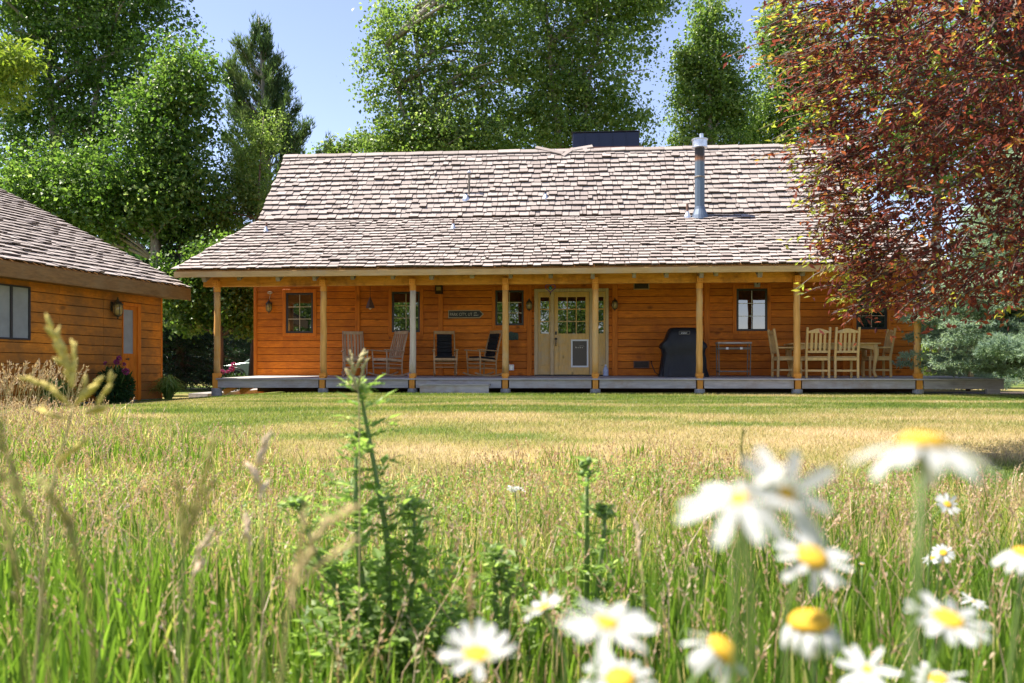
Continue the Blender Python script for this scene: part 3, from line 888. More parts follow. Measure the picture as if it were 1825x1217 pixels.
gholes = [(wl - ww - .02, wr + .02, wz0 - .03, wz1 + .02)]
d0 = gx(215.5, 600)[0]; d1 = gx(247.5, 600)[0]; dz1 = gx(231, 540)[1]
gholes.append((d0 + .01, d1 - .01, gB - .1, dz1 - .01))
siding(gw, gN, 0, gB + .056, gT, .188, 0, gholes, [-2.9, -1.75], M['gsiding'])
MB().box(.001, .05, -.035, .10, gB, gT).build('corner_board', M['siding_trim'], garage)
gwin = MB()
gwin.box(wl - ww, wr, -.05, -.001, wz0 - .03, wz0); gwin.box(wl - ww, wr, -.05, -.001, wz1, wz1 + .03); gwin.box(wr, wr + .03, -.05, -.001, wz0 - .03, wz1 + .03)
gwin.box(wl - .022, wl + .022, -.045, -.001, wz0, wz1)
gwin = gwin.build('window', M['frame_dark'], garage)
for k in range(2):
    q0 = wl - ww if k == 0 else wl + .022; q1 = wl - .022 if k == 0 else wr
    MB().box(q0, q1, -.020, -.014, wz0, wz1).build('pane', M['frost'], gwin)
gd = MB()
gd.box(d0, d0 + .01, -.06, -.001, gB, dz1); gd.box(d1 - .10, d1, -.06, -.001, gB, dz1); gd.box(d0 + .01, d1 - .10, -.058, -.001, dz1 - .07, dz1)
gd = gd.build('door_frame', M['siding_trim'], garage, bevel=.005)
lz0 = gx(225, 630)[1]; lz1 = gx(225, 552)[1]; l0 = gx(217.8, 600)[0]; l1 = gx(235.5, 600)[0]
gl = MB()
gl.box(d0 + .012, l0, -.03, -.003, gB, dz1 - .072); gl.box(l1, d1 - .102, -.03, -.003, gB, dz1 - .072)
gl.box(l0, l1, -.029, -.003, gB, lz0); gl.box(l0, l1, -.029, -.003, lz1, dz1 - .072)
gl = gl.build('garage_door_leaf', M['siding_trim'], garage)
MB().box(l0, l1, -.018, -.012, lz0, lz1).build('pane', M['frost'], gl)
MB().box(l0 + .02, l1 - .02, -.036, -.0295, gB + .2, lz0 - .12).build('panel', M['siding_trim'], gl, bevel=.005)
MB().tube([(d0 + .11, -.032, gB + .92), (d0 + .11, -.07, gB + .92), (d0 + .11, -.10, gB + .92)], [.012, .012, .028], 10).build('door_knob', M['bronze'], gl)
# garage roof
gE = -.50
ez = GAR.px(335, 513, gE)[1]
ge1 = GAR.px(337, 513, gE)[0]
gs = .478
groof = MB()
P = [Vector(p) for p in ((gN - .6, gE, ez), (ge1, gE, ez), (ge1, gE + 7.0, ez + 7.0 * gs), (gN - .6, gE + 7.0, ez + 7.0 * gs))]
n_ = (P[1] - P[0]).cross(P[3] - P[0]).normalized()
groof.add(P + [p - n_ * .05 for p in P], [(0, 1, 2, 3), (7, 6, 5, 4), (0, 4, 5, 1), (1, 5, 6, 2), (2, 6, 7, 3), (3, 7, 4, 0)])
groof = groof.build('roof', M['roofdeck'], garage)
shingles(groof, P[0], P[1], P[3], P[2], .235, (shingle_mat('garage_shingle', False, (.29, .245, .222), (.42, .362, .334)), shingle_mat('garage_shingle_field', True, (.29, .245, .222), (.42, .362, .334))), .12, .30, t=.027, frame=GAR, limit=300)
MB().box(gN - .6, ge1, gE - .05, gE - .004, ez - .285, ez - .02).build('fascia', M['gfascia'], garage, bevel=.006)
MB().bar((ge1 - .02, gE, ez - .11), (ge1 - .02, gE + 7.0, ez + 7 * gs - .11), .04, .20).build('rake_board', M['gfascia'], garage)
MB().box(gN, ge1 - .05, gE, -.001, ez - .25, ez - .23).build('soffit', M['gfascia'], garage)
MB().prism([(.124, gT - .1), (6.0, gT - .1), (6.0, ez + 6.3 * gs - .1), (.124, ez + .5 * gs - .08)], 'x', -.11, -.002).build('gable', M['gsiding'], garage)
# ---------------------------------------------------------------- things on the porch
def HP(px, py, b):
    a, z = HOUSE.px(px, py, b)
    return HOUSE.W(a, b, z)
def on_deck(px, b):
    a = HOUSE.px(px, 670, b)[0]
    return HOUSE.W(a, b, deckz(b) + .001)

def rocking_chair(label, px, b, turn, wm, cushion):
    t = thing('rocking_chair', label, 'rocking chair', on_deck(px, b), HOUSE.ang + rad(turn), 'rocking chairs on the porch')
    # faces -y; rockers run front to back
    def rk(y): return .075 * ((y - .02) / .43) ** 2
    for s in (-1, 1):
        mb = MB(); ys = np.linspace(-.40, .48, 12)
        for y0, y1 in zip(ys[:-1], ys[1:]):
            mb.bar((s * .25, y0, rk(y0) + .018), (s * .25, y1 + .004, rk(y1) + .018), .028, .034)
        mb.build('rocker', wm, t)
        MB().tube([(s * .25, -.26, rk(-.26) + .03), (s * .265, -.27, .40), (s * .27, -.285, .62)], [.017, .019, .016], 8).build('front_leg', wm, t, smooth=True)
        MB().tube([(s * .25, .20, rk(.2) + .03), (s * .245, .20, .36), (s * .245, .27, .70), (s * .24, .40, 1.10)], [.017, .019, .018, .015], 8).build('back_post', wm, t, smooth=True)
        MB().bar((s * .27, -.34, .628), (s * .262, .25, .60), .065, .022).build('armrest', wm, t, bevel=.006)
        for z in (.20, .30):
            MB().tube([(s * .255, -.262, z), (s * .247, .20, z - .02)], .010, 6).build('side_rung', wm, t)
    for z in (.22, .31):
        MB().tube([(-.258, -.265, z), (.258, -.265, z)], .011, 6).build('front_rung', wm, t)
    MB().tube([(-.245, .205, .22), (.245, .205, .22)], .011, 6).build('back_rung', wm, t)
    st = MB()
    st.bar((-.275, -.27, .405), (.275, -.27, .405), .035, .06); st.bar((-.255, -.25, .405), (-.25, .20, .365), .03, .045); st.bar((.255, -.25, .405), (.25, .20, .365), .03, .045); st.bar((-.245, .2, .365), (.245, .2, .365), .03, .045)
    st = st.build('seat', wm, t, bevel=.005)
    for k in range(7):
        y = -.235 + .066 * k
        MB().bar((-.25, y, .434 - .087 * (y + .25)), (.25, y, .434 - .087 * (y + .25)), .055, .014).build('slat', M['black'] if cushion else wm, st)
    dy = lambda z: .20 + (z - .36) * .27
    MB().bar((-.24, dy(1.06) - .005, 1.06), (.24, dy(1.06) - .005, 1.06), .025, .075, (0, -.25, 1)).build('crest_rail', wm, t, bevel=.008)
    MB().bar((-.24, dy(.47) - .005, .47), (.24, dy(.47) - .005, .47), .022, .05, (0, -.25, 1)).build('lower_rail', wm, t, bevel=.005)
    if cushion:
        c = MB()
        for i, (z0, z1) in enumerate(zip(np.linspace(.48, 1.02, 7)[:-1], np.linspace(.48, 1.02, 7)[1:])):
            c.bar((0, dy(z0) - .03, z0), (0, dy(z1) - .03, z1 - .004), .36, .05, (0, -1, .2))
        c.build('back_cushion', M['black'], t, bevel=.015)
        c = MB().box(-.23, .23, -.25, .19, 0, .035)
        c.v = [(x, y, z + .443 - .087 * (y + .25)) for x, y, z in c.v]
        c.build('seat_cushion', M['black'], t, bevel=.014)
    else:
        for k in range(6):
            x = -.19 + .076 * k
            MB().bar((x, dy(.49) - .004, .492), (x, dy(1.03) - .004, 1.025), .048, .012, (0, -1, .2)).build('back_slat', wm, t)
    return t
rocking_chair('weathered slat back rocking chair partly hidden behind the tall green weed', 632, 1.55, 22, M['rocker'], False)
rocking_chair('weathered slat back rocking chair beside the bleached porch post', 693, 1.55, -38, M['rocker'], False)
rocking_chair('brown rocking chair with black cushions facing out under the arrow sign', 793, 1.55, 12, M['rocker2'], True)
rocking_chair('brown rocking chair with black cushions turned sideways near the entrance door', 861, 1.5, -48, M['rocker2'], True)

def dining_chair(label, loc, rz, arms):
    t = thing('dining_chair', label, 'chair', loc, rz, 'pine chairs around the porch table')
    wm = M['chairwood']; w = .235
    for s in (-1, 1):
        mb = MB()
        mb.bar((s * w, .22, 0), (s * w, .21, .46), .045, .05, (0, 1, 0)); mb.bar((s * w, .21, .458), (s * w, .31, 1.08), .045, .05, (0, 1, 0))
        mb.build('back_leg', wm, t, bevel=.006)
        MB().bar((s * w, -.22, 0), (s * w, -.22, .44), .045, .045, (0, 1, 0)).build('front_leg', wm, t, bevel=.006)
        MB().box(s * w - .014, s * w + .014, -.197, .195, .14, .18).build('side_stretcher', wm, t)
        MB().box(s * w - .016, s * w + .016, -.197, .19, .375, .438).build('side_rail', wm, t)
        if arms:
            MB().bar((s * (w + .005), -.25, .655), (s * w, .24, .66), .06, .03).build('armrest', wm, t, bevel=.008)
            MB().bar((s * w, -.19, .46), (s * w, -.20, .642), .04, .04, (0, 1, 0)).build('arm_post', wm, t, bevel=.005)
    MB().box(-w + .023, w - .023, .198, .226, .375, .438).build('back_rail', wm, t, bevel=.004)
    MB().box(-w + .023, w - .023, -.235, -.205, .375, .438).build('front_rail', wm, t, bevel=.004)
    MB().box(-w + .023, w - .023, .205, .228, .135, .18).build('back_stretcher', wm, t, bevel=.004)
    MB().box(-w - .01, w + .01, -.25, .185, .441, .465).build('seat', wm, t, bevel=.008)
    yy = lambda z: .21 + (z - .458) * .1608
    cr = MB(); n = 13
    top = [(-w + .02 + (2 * w - .04) * i / (n - 1), 1.0 + .055 * math.sin(math.pi * i / (n - 1)) ** 1.5) for i in range(n)]
    cr.prism(top + [(w - .02, .955), (-w + .02, .955)], 'y', yy(1.0) - .012, yy(1.0) + .014)
    cr.build('crest_rail', wm, t, bevel=.004)
    MB().box(-w + .02, w - .02, yy(.56) - .012, yy(.56) + .012, .535, .585).build('lower_rail', wm, t, bevel=.004)
    for k in range(4):
        x = -.135 + .09 * k
        MB().bar((x, yy(.58), .583), (x, yy(.96), .96), .05, .014, (0, 1, 0)).build('slat', wm, t)
    return t
def dz(px, b): return on_deck(px, b)
dining_chair('pine slat back chair with its back to the lawn, beside the porch post', dz(1452, .42), HOUSE.ang + math.pi, False)
dining_chair('pine slat back chair with its back to the lawn, nearer the table end', dz(1503, .42), HOUSE.ang + math.pi, False)
dining_chair('pine armchair at the table end nearest the metal console table', dz(1399, 1.15), HOUSE.ang + rad(92), True)
dining_chair('pine armchair at the table end under the spruce branch', dz(1563, 1.15), HOUSE.ang + rad(-92), True)
# the two with backs to the lawn turn their back (local +y) to the camera
tb = thing('dining_table', 'pine dining table with curved legs on the porch', 'table', dz(1481, 1.15), HOUSE.ang)
for k in range(6):
    y0 = -.45 + .15 * k
    MB().box(-.93, .93, y0 + .001, y0 + .149, .725, .757).build('top_board', M['chairwood'], tb, bevel=.004)
for y in (-.38, .38):
    n = 15; po = [(-.80 + 1.6 * i / (n - 1), .60 + .05 * abs(math.sin(math.pi * 2 * i / (n - 1)))) for i in range(n)]
    MB().prism(po + [(.80, .724), (-.80, .724)], 'y', y - .014, y + .014).build('apron', M['chairwood'], tb)
for x in (-.82, .82):
    MB().box(x - .014, x + .014, -.36, .36, .61, .724).build('apron', M['chairwood'], tb)
    for y in (-.38, .38):
        sx = 1 if x > 0 else -1
        MB().tube([(x, y, .722), (x + sx * .025, y, .62), (x + sx * .03, y, .5), (x - sx * .005, y, .28), (x - sx * .02, y, .12), (x + sx * .015, y, .03), (x + sx * .03, y, 0.0)], [.05, .058, .052, .036, .03, .036, .034], 10).build('leg', M['chairwood'], tb, smooth=True)

# covered grill
gr = thing('covered_grill', 'barbecue grill under a black cloth cover beside a porch post', 'grill', on_deck(1217, 1.55), HOUSE.ang)
secs = [(0, .56, .34), (.06, .545, .335), (.14, .53, .328), (.22, .515, .318), (.30, .50, .31), (.37, .49, .307), (.45, .48, .303), (.52, .47, .30), (.62, .49, .31), (.68, .54, .31), (.74, .52, .31), (.82, .43, .31), (.98, .37, .28), (1.09, .335, .24), (1.125, .30, .20), (1.135, .2, .12)]
V = []; FA = []; n = 48
for i, (z, w, d) in enumerate(secs):
    for k in range(n):
        t = 2 * math.pi * k / n
        c, s = math.cos(t), math.sin(t)
        sx = math.copysign(abs(c) ** .38, c); sy = math.copysign(abs(s) ** .38, s)
        fold = 1 + .040 * math.sin(k * 1.9 + z * 3 + .8 * math.sin(k * .31)) * max(0, 1.05 - z) + .020 * math.sin(k * 3.1 + 7 * z) + .018 * math.sin(k * .8 - 11 * z)
        V.append((sx * w * fold, sy * d * fold, z + (.012 * math.sin(k * 1.3) if i == 0 else 0) + (.02 * math.sin(k * .7) if 9 < i < 12 else 0)))
for i in range(len(secs) - 1):
    for k in range(n):
        FA.append((i * n + k, i * n + (k + 1) % n, (i + 1) * n + (k + 1) % n, (i + 1) * n + k))
mb = MB(); mb.add(V, FA); mb.f.append(tuple((len(secs) - 1) * n + k for k in range(n)))
cv = mb.build('cover', M['cover'], gr, smooth=True)
text_mesh('cover_logo', 'weber', .058, M['white'], gr, (-.085, -.293, .985), (rad(76), 0, 0), .002)
lg = MB()
for p, q in (((-.12, .972), (.12, .972)), ((-.12, 1.04), (.12, 1.04)), ((-.12, .972), (-.12, 1.04)), ((.12, .972), (.12, 1.04))):
    lg.bar((p[0], -.295 + (p[1] - .985) * .25, p[1]), (q[0], -.295 + (q[1] - .985) * .25, q[1]), .004, .004)
lg.build('logo_border', M['lettering'], gr)
hs = MB(); hs.tube([(-.56, .0, .04), (-.64, -.02, .10), (-.70, .0, .24), (-.73, .05, .34), (-.70, .12, .36)], .011, 8)
hs.build('gas_hose', M['signblack'], gr, smooth=True)
# console table
ct = thing('console_table', 'narrow grey metal console table between the grill and the dining chairs', 'table', on_deck(1307, 1.6), HOUSE.ang)
MB().box(-.385, .385, -.19, .19, .755, .795).build('table_top', M['rim'], ct, bevel=.004)
for sx in (-1, 1):
    for sy in (-1, 1):
        MB().bar((sx * .35, sy * .155, 0), (sx * .36, sy * .16, .754), .022, .022, (0, 1, 0)).build('leg', M['grey_metal'], ct)
MB().box(-.345, .345, -.165, -.145, .63, .672).build('front_rail', M['grey_metal'], ct)
MB().box(-.345, .345, .145, .165, .63, .672).build('back_rail', M['grey_metal'], ct)
MB().box(-.34, .34, -.15, .15, .105, .135).build('lower_shelf', M['grey_metal'], ct)
for x in (-.17, .15):
    MB().box(x - .028, x + .028, -.172, -.1655, .625, .675).build('white_knob', M['white'], ct)

# lanterns
def lantern(label, loc, rz, s=1.0, hook=False):
    t = thing('wall_lantern', label, 'lantern', loc, rz, 'bronze wall lanterns')
    MB().lathe([(.001, 0), (.05, .0), (.055, .006), (.045, .014), (.02, .02)], (0, 0, 0), 12)
    bp = MB().box(-.04 * s, .04 * s, -.012, -.0005, -.02 * s, .14 * s); bp.build('back_plate', M['bronze'], t, bevel=.004)
    MB().tube([(0, -.012, .10 * s), (0, -.06 * s, .15 * s), (0, -.105 * s, .16 * s)], .008 * s, 7).build('arm', M['bronze'], t, smooth=True)
    c = (0, -.105 * s, 0)
    P = lambda L: [(r * s, z * s) for r, z in L]
    MB().lathe(P([(.075, .085), (.078, .095), (.055, .125), (.028, .145), (.022, .165), (.010, .18), (.012, .195), (.002, .21)]), c, 14).build('cap', M['bronze'], t, smooth=False)
    MB().lathe(P([(.050, -.075), (.068, -.04), (.072, .03), (.064, .084)]), c, 14).build('lamp_glass', M['lampglass'], t, smooth=True)
    MB().lathe(P([(.004, -.14), (.014, -.125), (.008, -.11), (.03, -.095), (.054, -.085), (.054, -.076)]), c, 14).build('base', M['bronze'], t)
    for k in range(6):
        a = math.pi / 3 * k
        x, y = math.cos(a), math.sin(a)
        MB().tube([(c[0] + x * .054 * s, c[1] + y * .054 * s, -.078 * s), (c[0] + x * .072 * s, c[1] + y * .072 * s, -.03 * s), (c[0] + x * .075 * s, c[1] + y * .075 * s, .03 * s), (c[0] + x * .068 * s, c[1] + y * .068 * s, .086 * s)], .005 * s, 5).build('cage_bar', M['bronze'], t)
    return t
lantern('bronze wall lantern hanging left of the first cabin window', HP(482, 549, WB - .033), HOUSE.ang, 1.05)
lantern('bronze wall lantern on the batten left of the entrance door', HP(943.5, 546, WB - .0755), HOUSE.ang, .95)
lantern('bronze wall lantern on the batten right of the entrance door', HP(1095.5, 545, WB - .0755), HOUSE.ang, .95)
g_, z_ = GAR.px(200, 553, -.033)
lantern('verdigris wall lantern beside the garage door', GAR.W(g_, -.033, z_), GAR.ang, 1.3)
# wrought ornament above the first lantern
on = thing('wall_ornament', 'pale twisted wire heart above the first wall lantern', 'ornament', HP(481, 523, WB - .034), HOUSE.ang)
mb = MB()
for s in (-1, 1):
    mb.tube([(s * (.05 * math.sin(u) + .012), -.006, .03 * math.cos(u) + .02) for u in np.linspace(-.6, 5.2, 14)], .006, 5)
    mb.tube([(s * .028 * math.sin(u), -.012, .018 * math.cos(u) + .018) for u in np.linspace(0, 5.5, 10)], .004, 5)
mb.tube([(.0, -.006, -.01), (.01, -.006, -.06), (-.006, -.006, -.11), (0, -.006, -.15)], .006, 5)
mb.build('wire_scroll', M['cream'], on)
# arrow sign
sg = thing('arrow_sign', 'black arrow shaped sign with pale lettering on the cabin wall', 'sign', HP(799, 560, WB - .034), HOUSE.ang)
L_ = HOUSE.px(862, 560, WB)[0] - HOUSE.px(799, 560, WB)[0]; h_ = .098
def arrow(d): return [(d, -h_ + d), (L_ - .10 - d * .3, -h_ + d), (L_ - d * 1.35, 0), (L_ - .10 - d * .3, h_ - d), (d, h_ - d)]
MB().prism(arrow(0), 'y', -.018, -.0005).build('sign_edge', M['signgold'], sg)
MB().prism(arrow(.020), 'y', -.022, -.0185).build('sign_face', M['signblack'], sg)
text_mesh('lettering', 'PARK CITY, UT', .105, M['lettering'], sg, (.040, -.0235, -.040), sx=.80)
mk = MB()          # two short rows of lettering too small to read in the photograph
for z0_, n_, h0 in ((.014, 5, .034), (-.042, 7, .030)):
    for k in range(n_):
        x0_ = .640 + k * .0165
        mk.box(x0_, x0_ + .0055, -.0255, -.0225, z0_, z0_ + h0 * R.choice((.7, 1, 1)))
        mk.box(x0_ + .0056, x0_ + .012, -.0255, -.0225, z0_ + h0 * R.choice((0, .35, .6)), z0_ + h0 * R.choice((.7, .75)))
mk.build('small_lettering', M['lettering'], sg)
# bell, hanging heart, rustic lamp box, plaque, birdhouse, jug, ball
wb = thing('wind_bell', 'dark cone shaped bell hanging on a cord from the porch roof', 'bell', HP(659.7, 549, 1.5), HOUSE.ang)
MB().lathe([(.105, 0), (.108, .012), (.06, .15), (.018, .25), (.006, .275)], (0, 0, 0), 4).build('cone', M['terracotta'], wb)
MB().tube([(0, 0, .27), (0, 0, .86)], .005, 5).build('cord', M['dark_metal'], wb)
MB().lathe([(.005, -.035), (.03, -.02), (.034, .0), (.01, .02)], (0, 0, 0), 8).build('clapper', M['cream'], wb)
ho = thing('hanging_ornament', 'purple rimmed heart ornament hanging in front of the entrance door', 'ornament', HP(981, 513, .9), HOUSE.ang)
mb = MB()
for rr_, nm in ((1.0, 0),):
    mb.tube([(.115 * math.sin(u) ** 3 * 1.0, 0, .105 * (.8125 * math.cos(u) - .3125 * math.cos(2 * u) - .125 * math.cos(3 * u) - .0625 * math.cos(4 * u))) for u in np.linspace(0, 2 * math.pi, 28)], .010, 6)
mb.build('heart_rim', M['purple'], ho)
MB().lathe([(.003, -.05), (.035, -.03), (.04, .01), (.02, .04), (.003, .055)], (0, 0, 0), 10).build('glass_drop', M['teal'], ho)
MB().tube([(0, 0, .07), (0, 0, .42)], .003, 5).build('hook', M['dark_metal'], ho)
MB().tube([(0, 0, -.10), (0, 0, -.14), (0, 0, -.17)], [.006, .013, .003], 6).build('tail', M['dark_metal'], ho)
lb = thing('porch_box_lamp', 'dark wooden box lamp high on the wall left of the arrow sign', 'lamp', HP(783, 524, WB - .0765), HOUSE.ang)
MB().box(-.09, .09, -.11, -.0005, 0, .21).build('box', M['sheath'], lb, bevel=.006)
MB().box(-.055, .055, -.117, -.1105, .08, .17).build('front_pane', M['lampglass'], lb)
MB().box(-.10, .10, -.125, -.001, .211, .232).build('lid', M['dark_metal'], lb)
pq = thing('wall_plaque', 'irregular dark green metal plaque on the wall below the third window', 'plaque', HP(915.5, 599, WB - .034), HOUSE.ang)
MB().prism([(-.14, -.08), (-.02, -.105), (.02, -.085), (.115, -.09), (.12, .02), (.10, .075), (.02, .085), (-.02, .10), (-.08, .115), (-.12, .08)], 'y', -.02, -.0005).build('plate', M['verdigris'], pq, bevel=.004)
MB().prism([(-.09, -.05), (.07, -.05), (.05, .04), (-.06, .06)], 'y', -.027, -.0205).build('relief', M['verdigris'], pq, bevel=.003)
bh = thing('birdhouse', 'small grey birdhouse fixed above the fourth window', 'birdhouse', HP(1348.5, 512, WB - .057), HOUSE.ang)
MB().prism([(-.06, 0), (.06, 0), (.065, .11), (0, .175), (-.065, .11)], 'y', -.10, -.0005).build('house_body', M['rim'], bh, bevel=.003)
MB().tube([(0, -.1, .085), (0, -.103, .085)], .02, 14).build('entry_hole', M['signblack'], bh)
for s in (-1, 1):
    MB().bar((0, -.055, .185), (s * .085, -.055, .105), .13, .012, (0, 0, 1)).build('roof_board', M['rim'], bh)
jg = thing('water_jug', 'clear plastic water jug standing on the deck beside the entrance', 'jug', on_deck(1079.5, 1.95), HOUSE.ang)
MB().lathe([(.055, 0), (.068, .01), (.068, .05), (.062, .06), (.068, .07), (.066, .15), (.045, .20), (.022, .235), (.022, .25)], (0, 0, 0), 14).build('bottle', M['jug'], jg, smooth=True)
MB().lathe([(.024, .25), (.024, .275), (.020, .278)], (0, 0, 0), 12).build('cap', M['white'], jg)
pb = thing('glazed_disc', 'small purple round disc leaning against the bleached porch post', 'disc', HP(731, 671, -.09), HOUSE.ang)
pb.location.z = deckz(-.1) + .001
MB().lathe([(.004, -.012), (.04, -.010), (.052, 0), (.04, .010), (.004, .012)], (0, 0, 0), 16)
mb = MB().lathe([(.004, -.012), (.05, -.010), (.060, 0), (.05, .010), (.004, .012)], (0, 0, 0), 16)
mb.v = [(x, z + .02, y + .062) for x, y, z in mb.v]
mb.build('dish', plain('violet_glaze', (.10, .085, .22), .3), pb, smooth=False)
MB().lathe([(.006, 0), (.012, .006), (.004, .012)], (0, .004, .056), 8).build('knob', M['galv'], pb)

# ---------------------------------------------------------------- car parked beyond the cabin
car = thing('parked_car', 'silver green car parked on the drive beyond the cabin corner', 'car', (0, 0, 0), 0)
cY = 37.0
paint = plain('silver_green_paint', (.12, .16, .14), .3, .35)
car.location = (at(398, 660, cY).x, cY, float(gz(-12, cY)))
prof = [(0.0, .42), (.05, .70), (.22, .86), (1.05, 1.00), (1.25, 1.02), (4.3, 1.05), (4.45, .95), (4.5, .45), (4.1, .28), (.4, .28)]
MB().prism(prof, 'y', -.86, .86).build('body', paint, car, bevel=.09, seg=3)
mb = MB()
cabp = [(1.12, .99), (1.95, 1.56), (2.4, 1.63), (3.6, 1.60), (4.25, 1.05)]
lo = [(x, -.80, z) if z < 1.1 else (x, -.62, z) for x, z in cabp]; hi = [(x, -y, z) for x, y, z in lo]
n = len(cabp)
mb.add(lo + hi, [tuple(range(n)), tuple(range(2 * n - 1, n - 1, -1))] + [(i, i + n, (i + 1) % n + n, (i + 1) % n) for i in range(n)])
mb.build('cabin_shell', paint, car, bevel=.06, seg=3)
for q in ([(1.38, 1.06), (1.98, 1.50), (2.50, 1.555), (2.5, 1.06)], [(2.58, 1.06), (2.58, 1.555), (3.50, 1.53), (3.9, 1.08)]):
    w = MB(); yf = lambda z: -.80 + (z - 1.0) * .31
    w.add([(x, yf(z) - .022, z) for x, z in q] + [(x, yf(z) + .02, z) for x, z in q], [(0, 1, 2, 3), (7, 6, 5, 4), (0, 4, 5, 1), (1, 5, 6, 2), (2, 6, 7, 3), (3, 7, 4, 0)])
    w.build('side_window', M['pane'], car)
for x in (.85, 3.62):
    for y in (-.80, .80):
        wh = MB().lathe([(.20, -.10), (.33, -.10), (.34, -.06), (.34, .06), (.33, .10), (.20, .10)], (0, 0, 0), 22)
        wh.v = [(x + vx, y + vz * 1.0, .34 + vy) for vx, vy, vz in wh.v]
        wo = wh.build('wheel', M['black'], car)
        hb = MB().lathe([(.02, -.11), (.19, -.105), (.2, .09), (.02, .1)], (0, 0, 0), 14); hb.v = [(x + vx, y + vz * 1.0, .34 + vy) for vx, vy, vz in hb.v]
        hb.build('rim', M['galv'], wo)
        ar = MB().tube([(x + .42 * math.cos(u), y * 1.06, .34 + .42 * math.sin(u)) for u in np.linspace(0, math.pi, 12)], .05, 6)
        ar.build('wheel_arch', M['signblack'], car)
for y in (-.62, .62):
    MB().box(.02, .12, y - .16, y + .16, .62, .76).build('headlight', M['white'], car, bevel=.03)
# stone path slab by the garage
pth = MB().prism([(-7.5, 19.2), (-6.95, 18.9), (-6.95, 20), (-7.1, 26), (-7.7, 26)], 'z', -.13, -.02).build('path', M['concrete'], None)
setp(pth, 'pale concrete path between the garage and the cabin', None, None, 'structure')
mul = MB().prism([(8.9, 16.9), (9.6, 16.4), (11, 16.2), (13, 16.4), (13, 19.5), (8.6, 19.5), (8.4, 17.5)], 'z', -.05, .012).build('mulch_bed', M['rubbish'], None)
setp(mul, 'dark mulch bed under the blue spruce', None, None, 'structure')
# ---------------------------------------------------------------- leaf and needle meshes
def unit(v): return v / np.maximum(np.linalg.norm(v, axis=-1, keepdims=True), 1e-9)

def leaves(name, C, D, Nn, ln, wd, mat, parent, rnd, fold=.18):
    """folded rhombus leaves: base C, direction D, normal Nn, arrays of length and width"""
    S = unit(np.cross(D, Nn)); U = unit(np.cross(S, D))
    ln = np.asarray(ln)[:, None]; wd = np.asarray(wd)[:, None]
    b = C; t = C + D * ln
    l = C + D * ln * .45 + S * wd * .5 + U * wd * fold
    r = C + D * ln * .45 - S * wd * .5 + U * wd * fold
    V = np.stack([b, l, t, r], 1).reshape(-1, 3)
    i = np.arange(len(C)) * 4
    FA = np.concatenate([np.stack([i, i + 2, i + 1], 1), np.stack([i, i + 3, i + 2], 1)])
    return np_mesh(name, V, FA, mat, parent, np.repeat(np.clip(rnd, 0, 1), 4))

def rdir(n, up=0.0):
    v = NP.normal(size=(n, 3)); v = unit(v); v[:, 2] += up
    return unit(v)

def curve_pts(p, q, sag, n=5):
    p = Vector(p); q = Vector(q)
    out = []
    for i in range(n):
        t = i / (n - 1)
        c = p.lerp(q, t); c.z += sag * math.sin(math.pi * t)
        out.append(c)
    return out

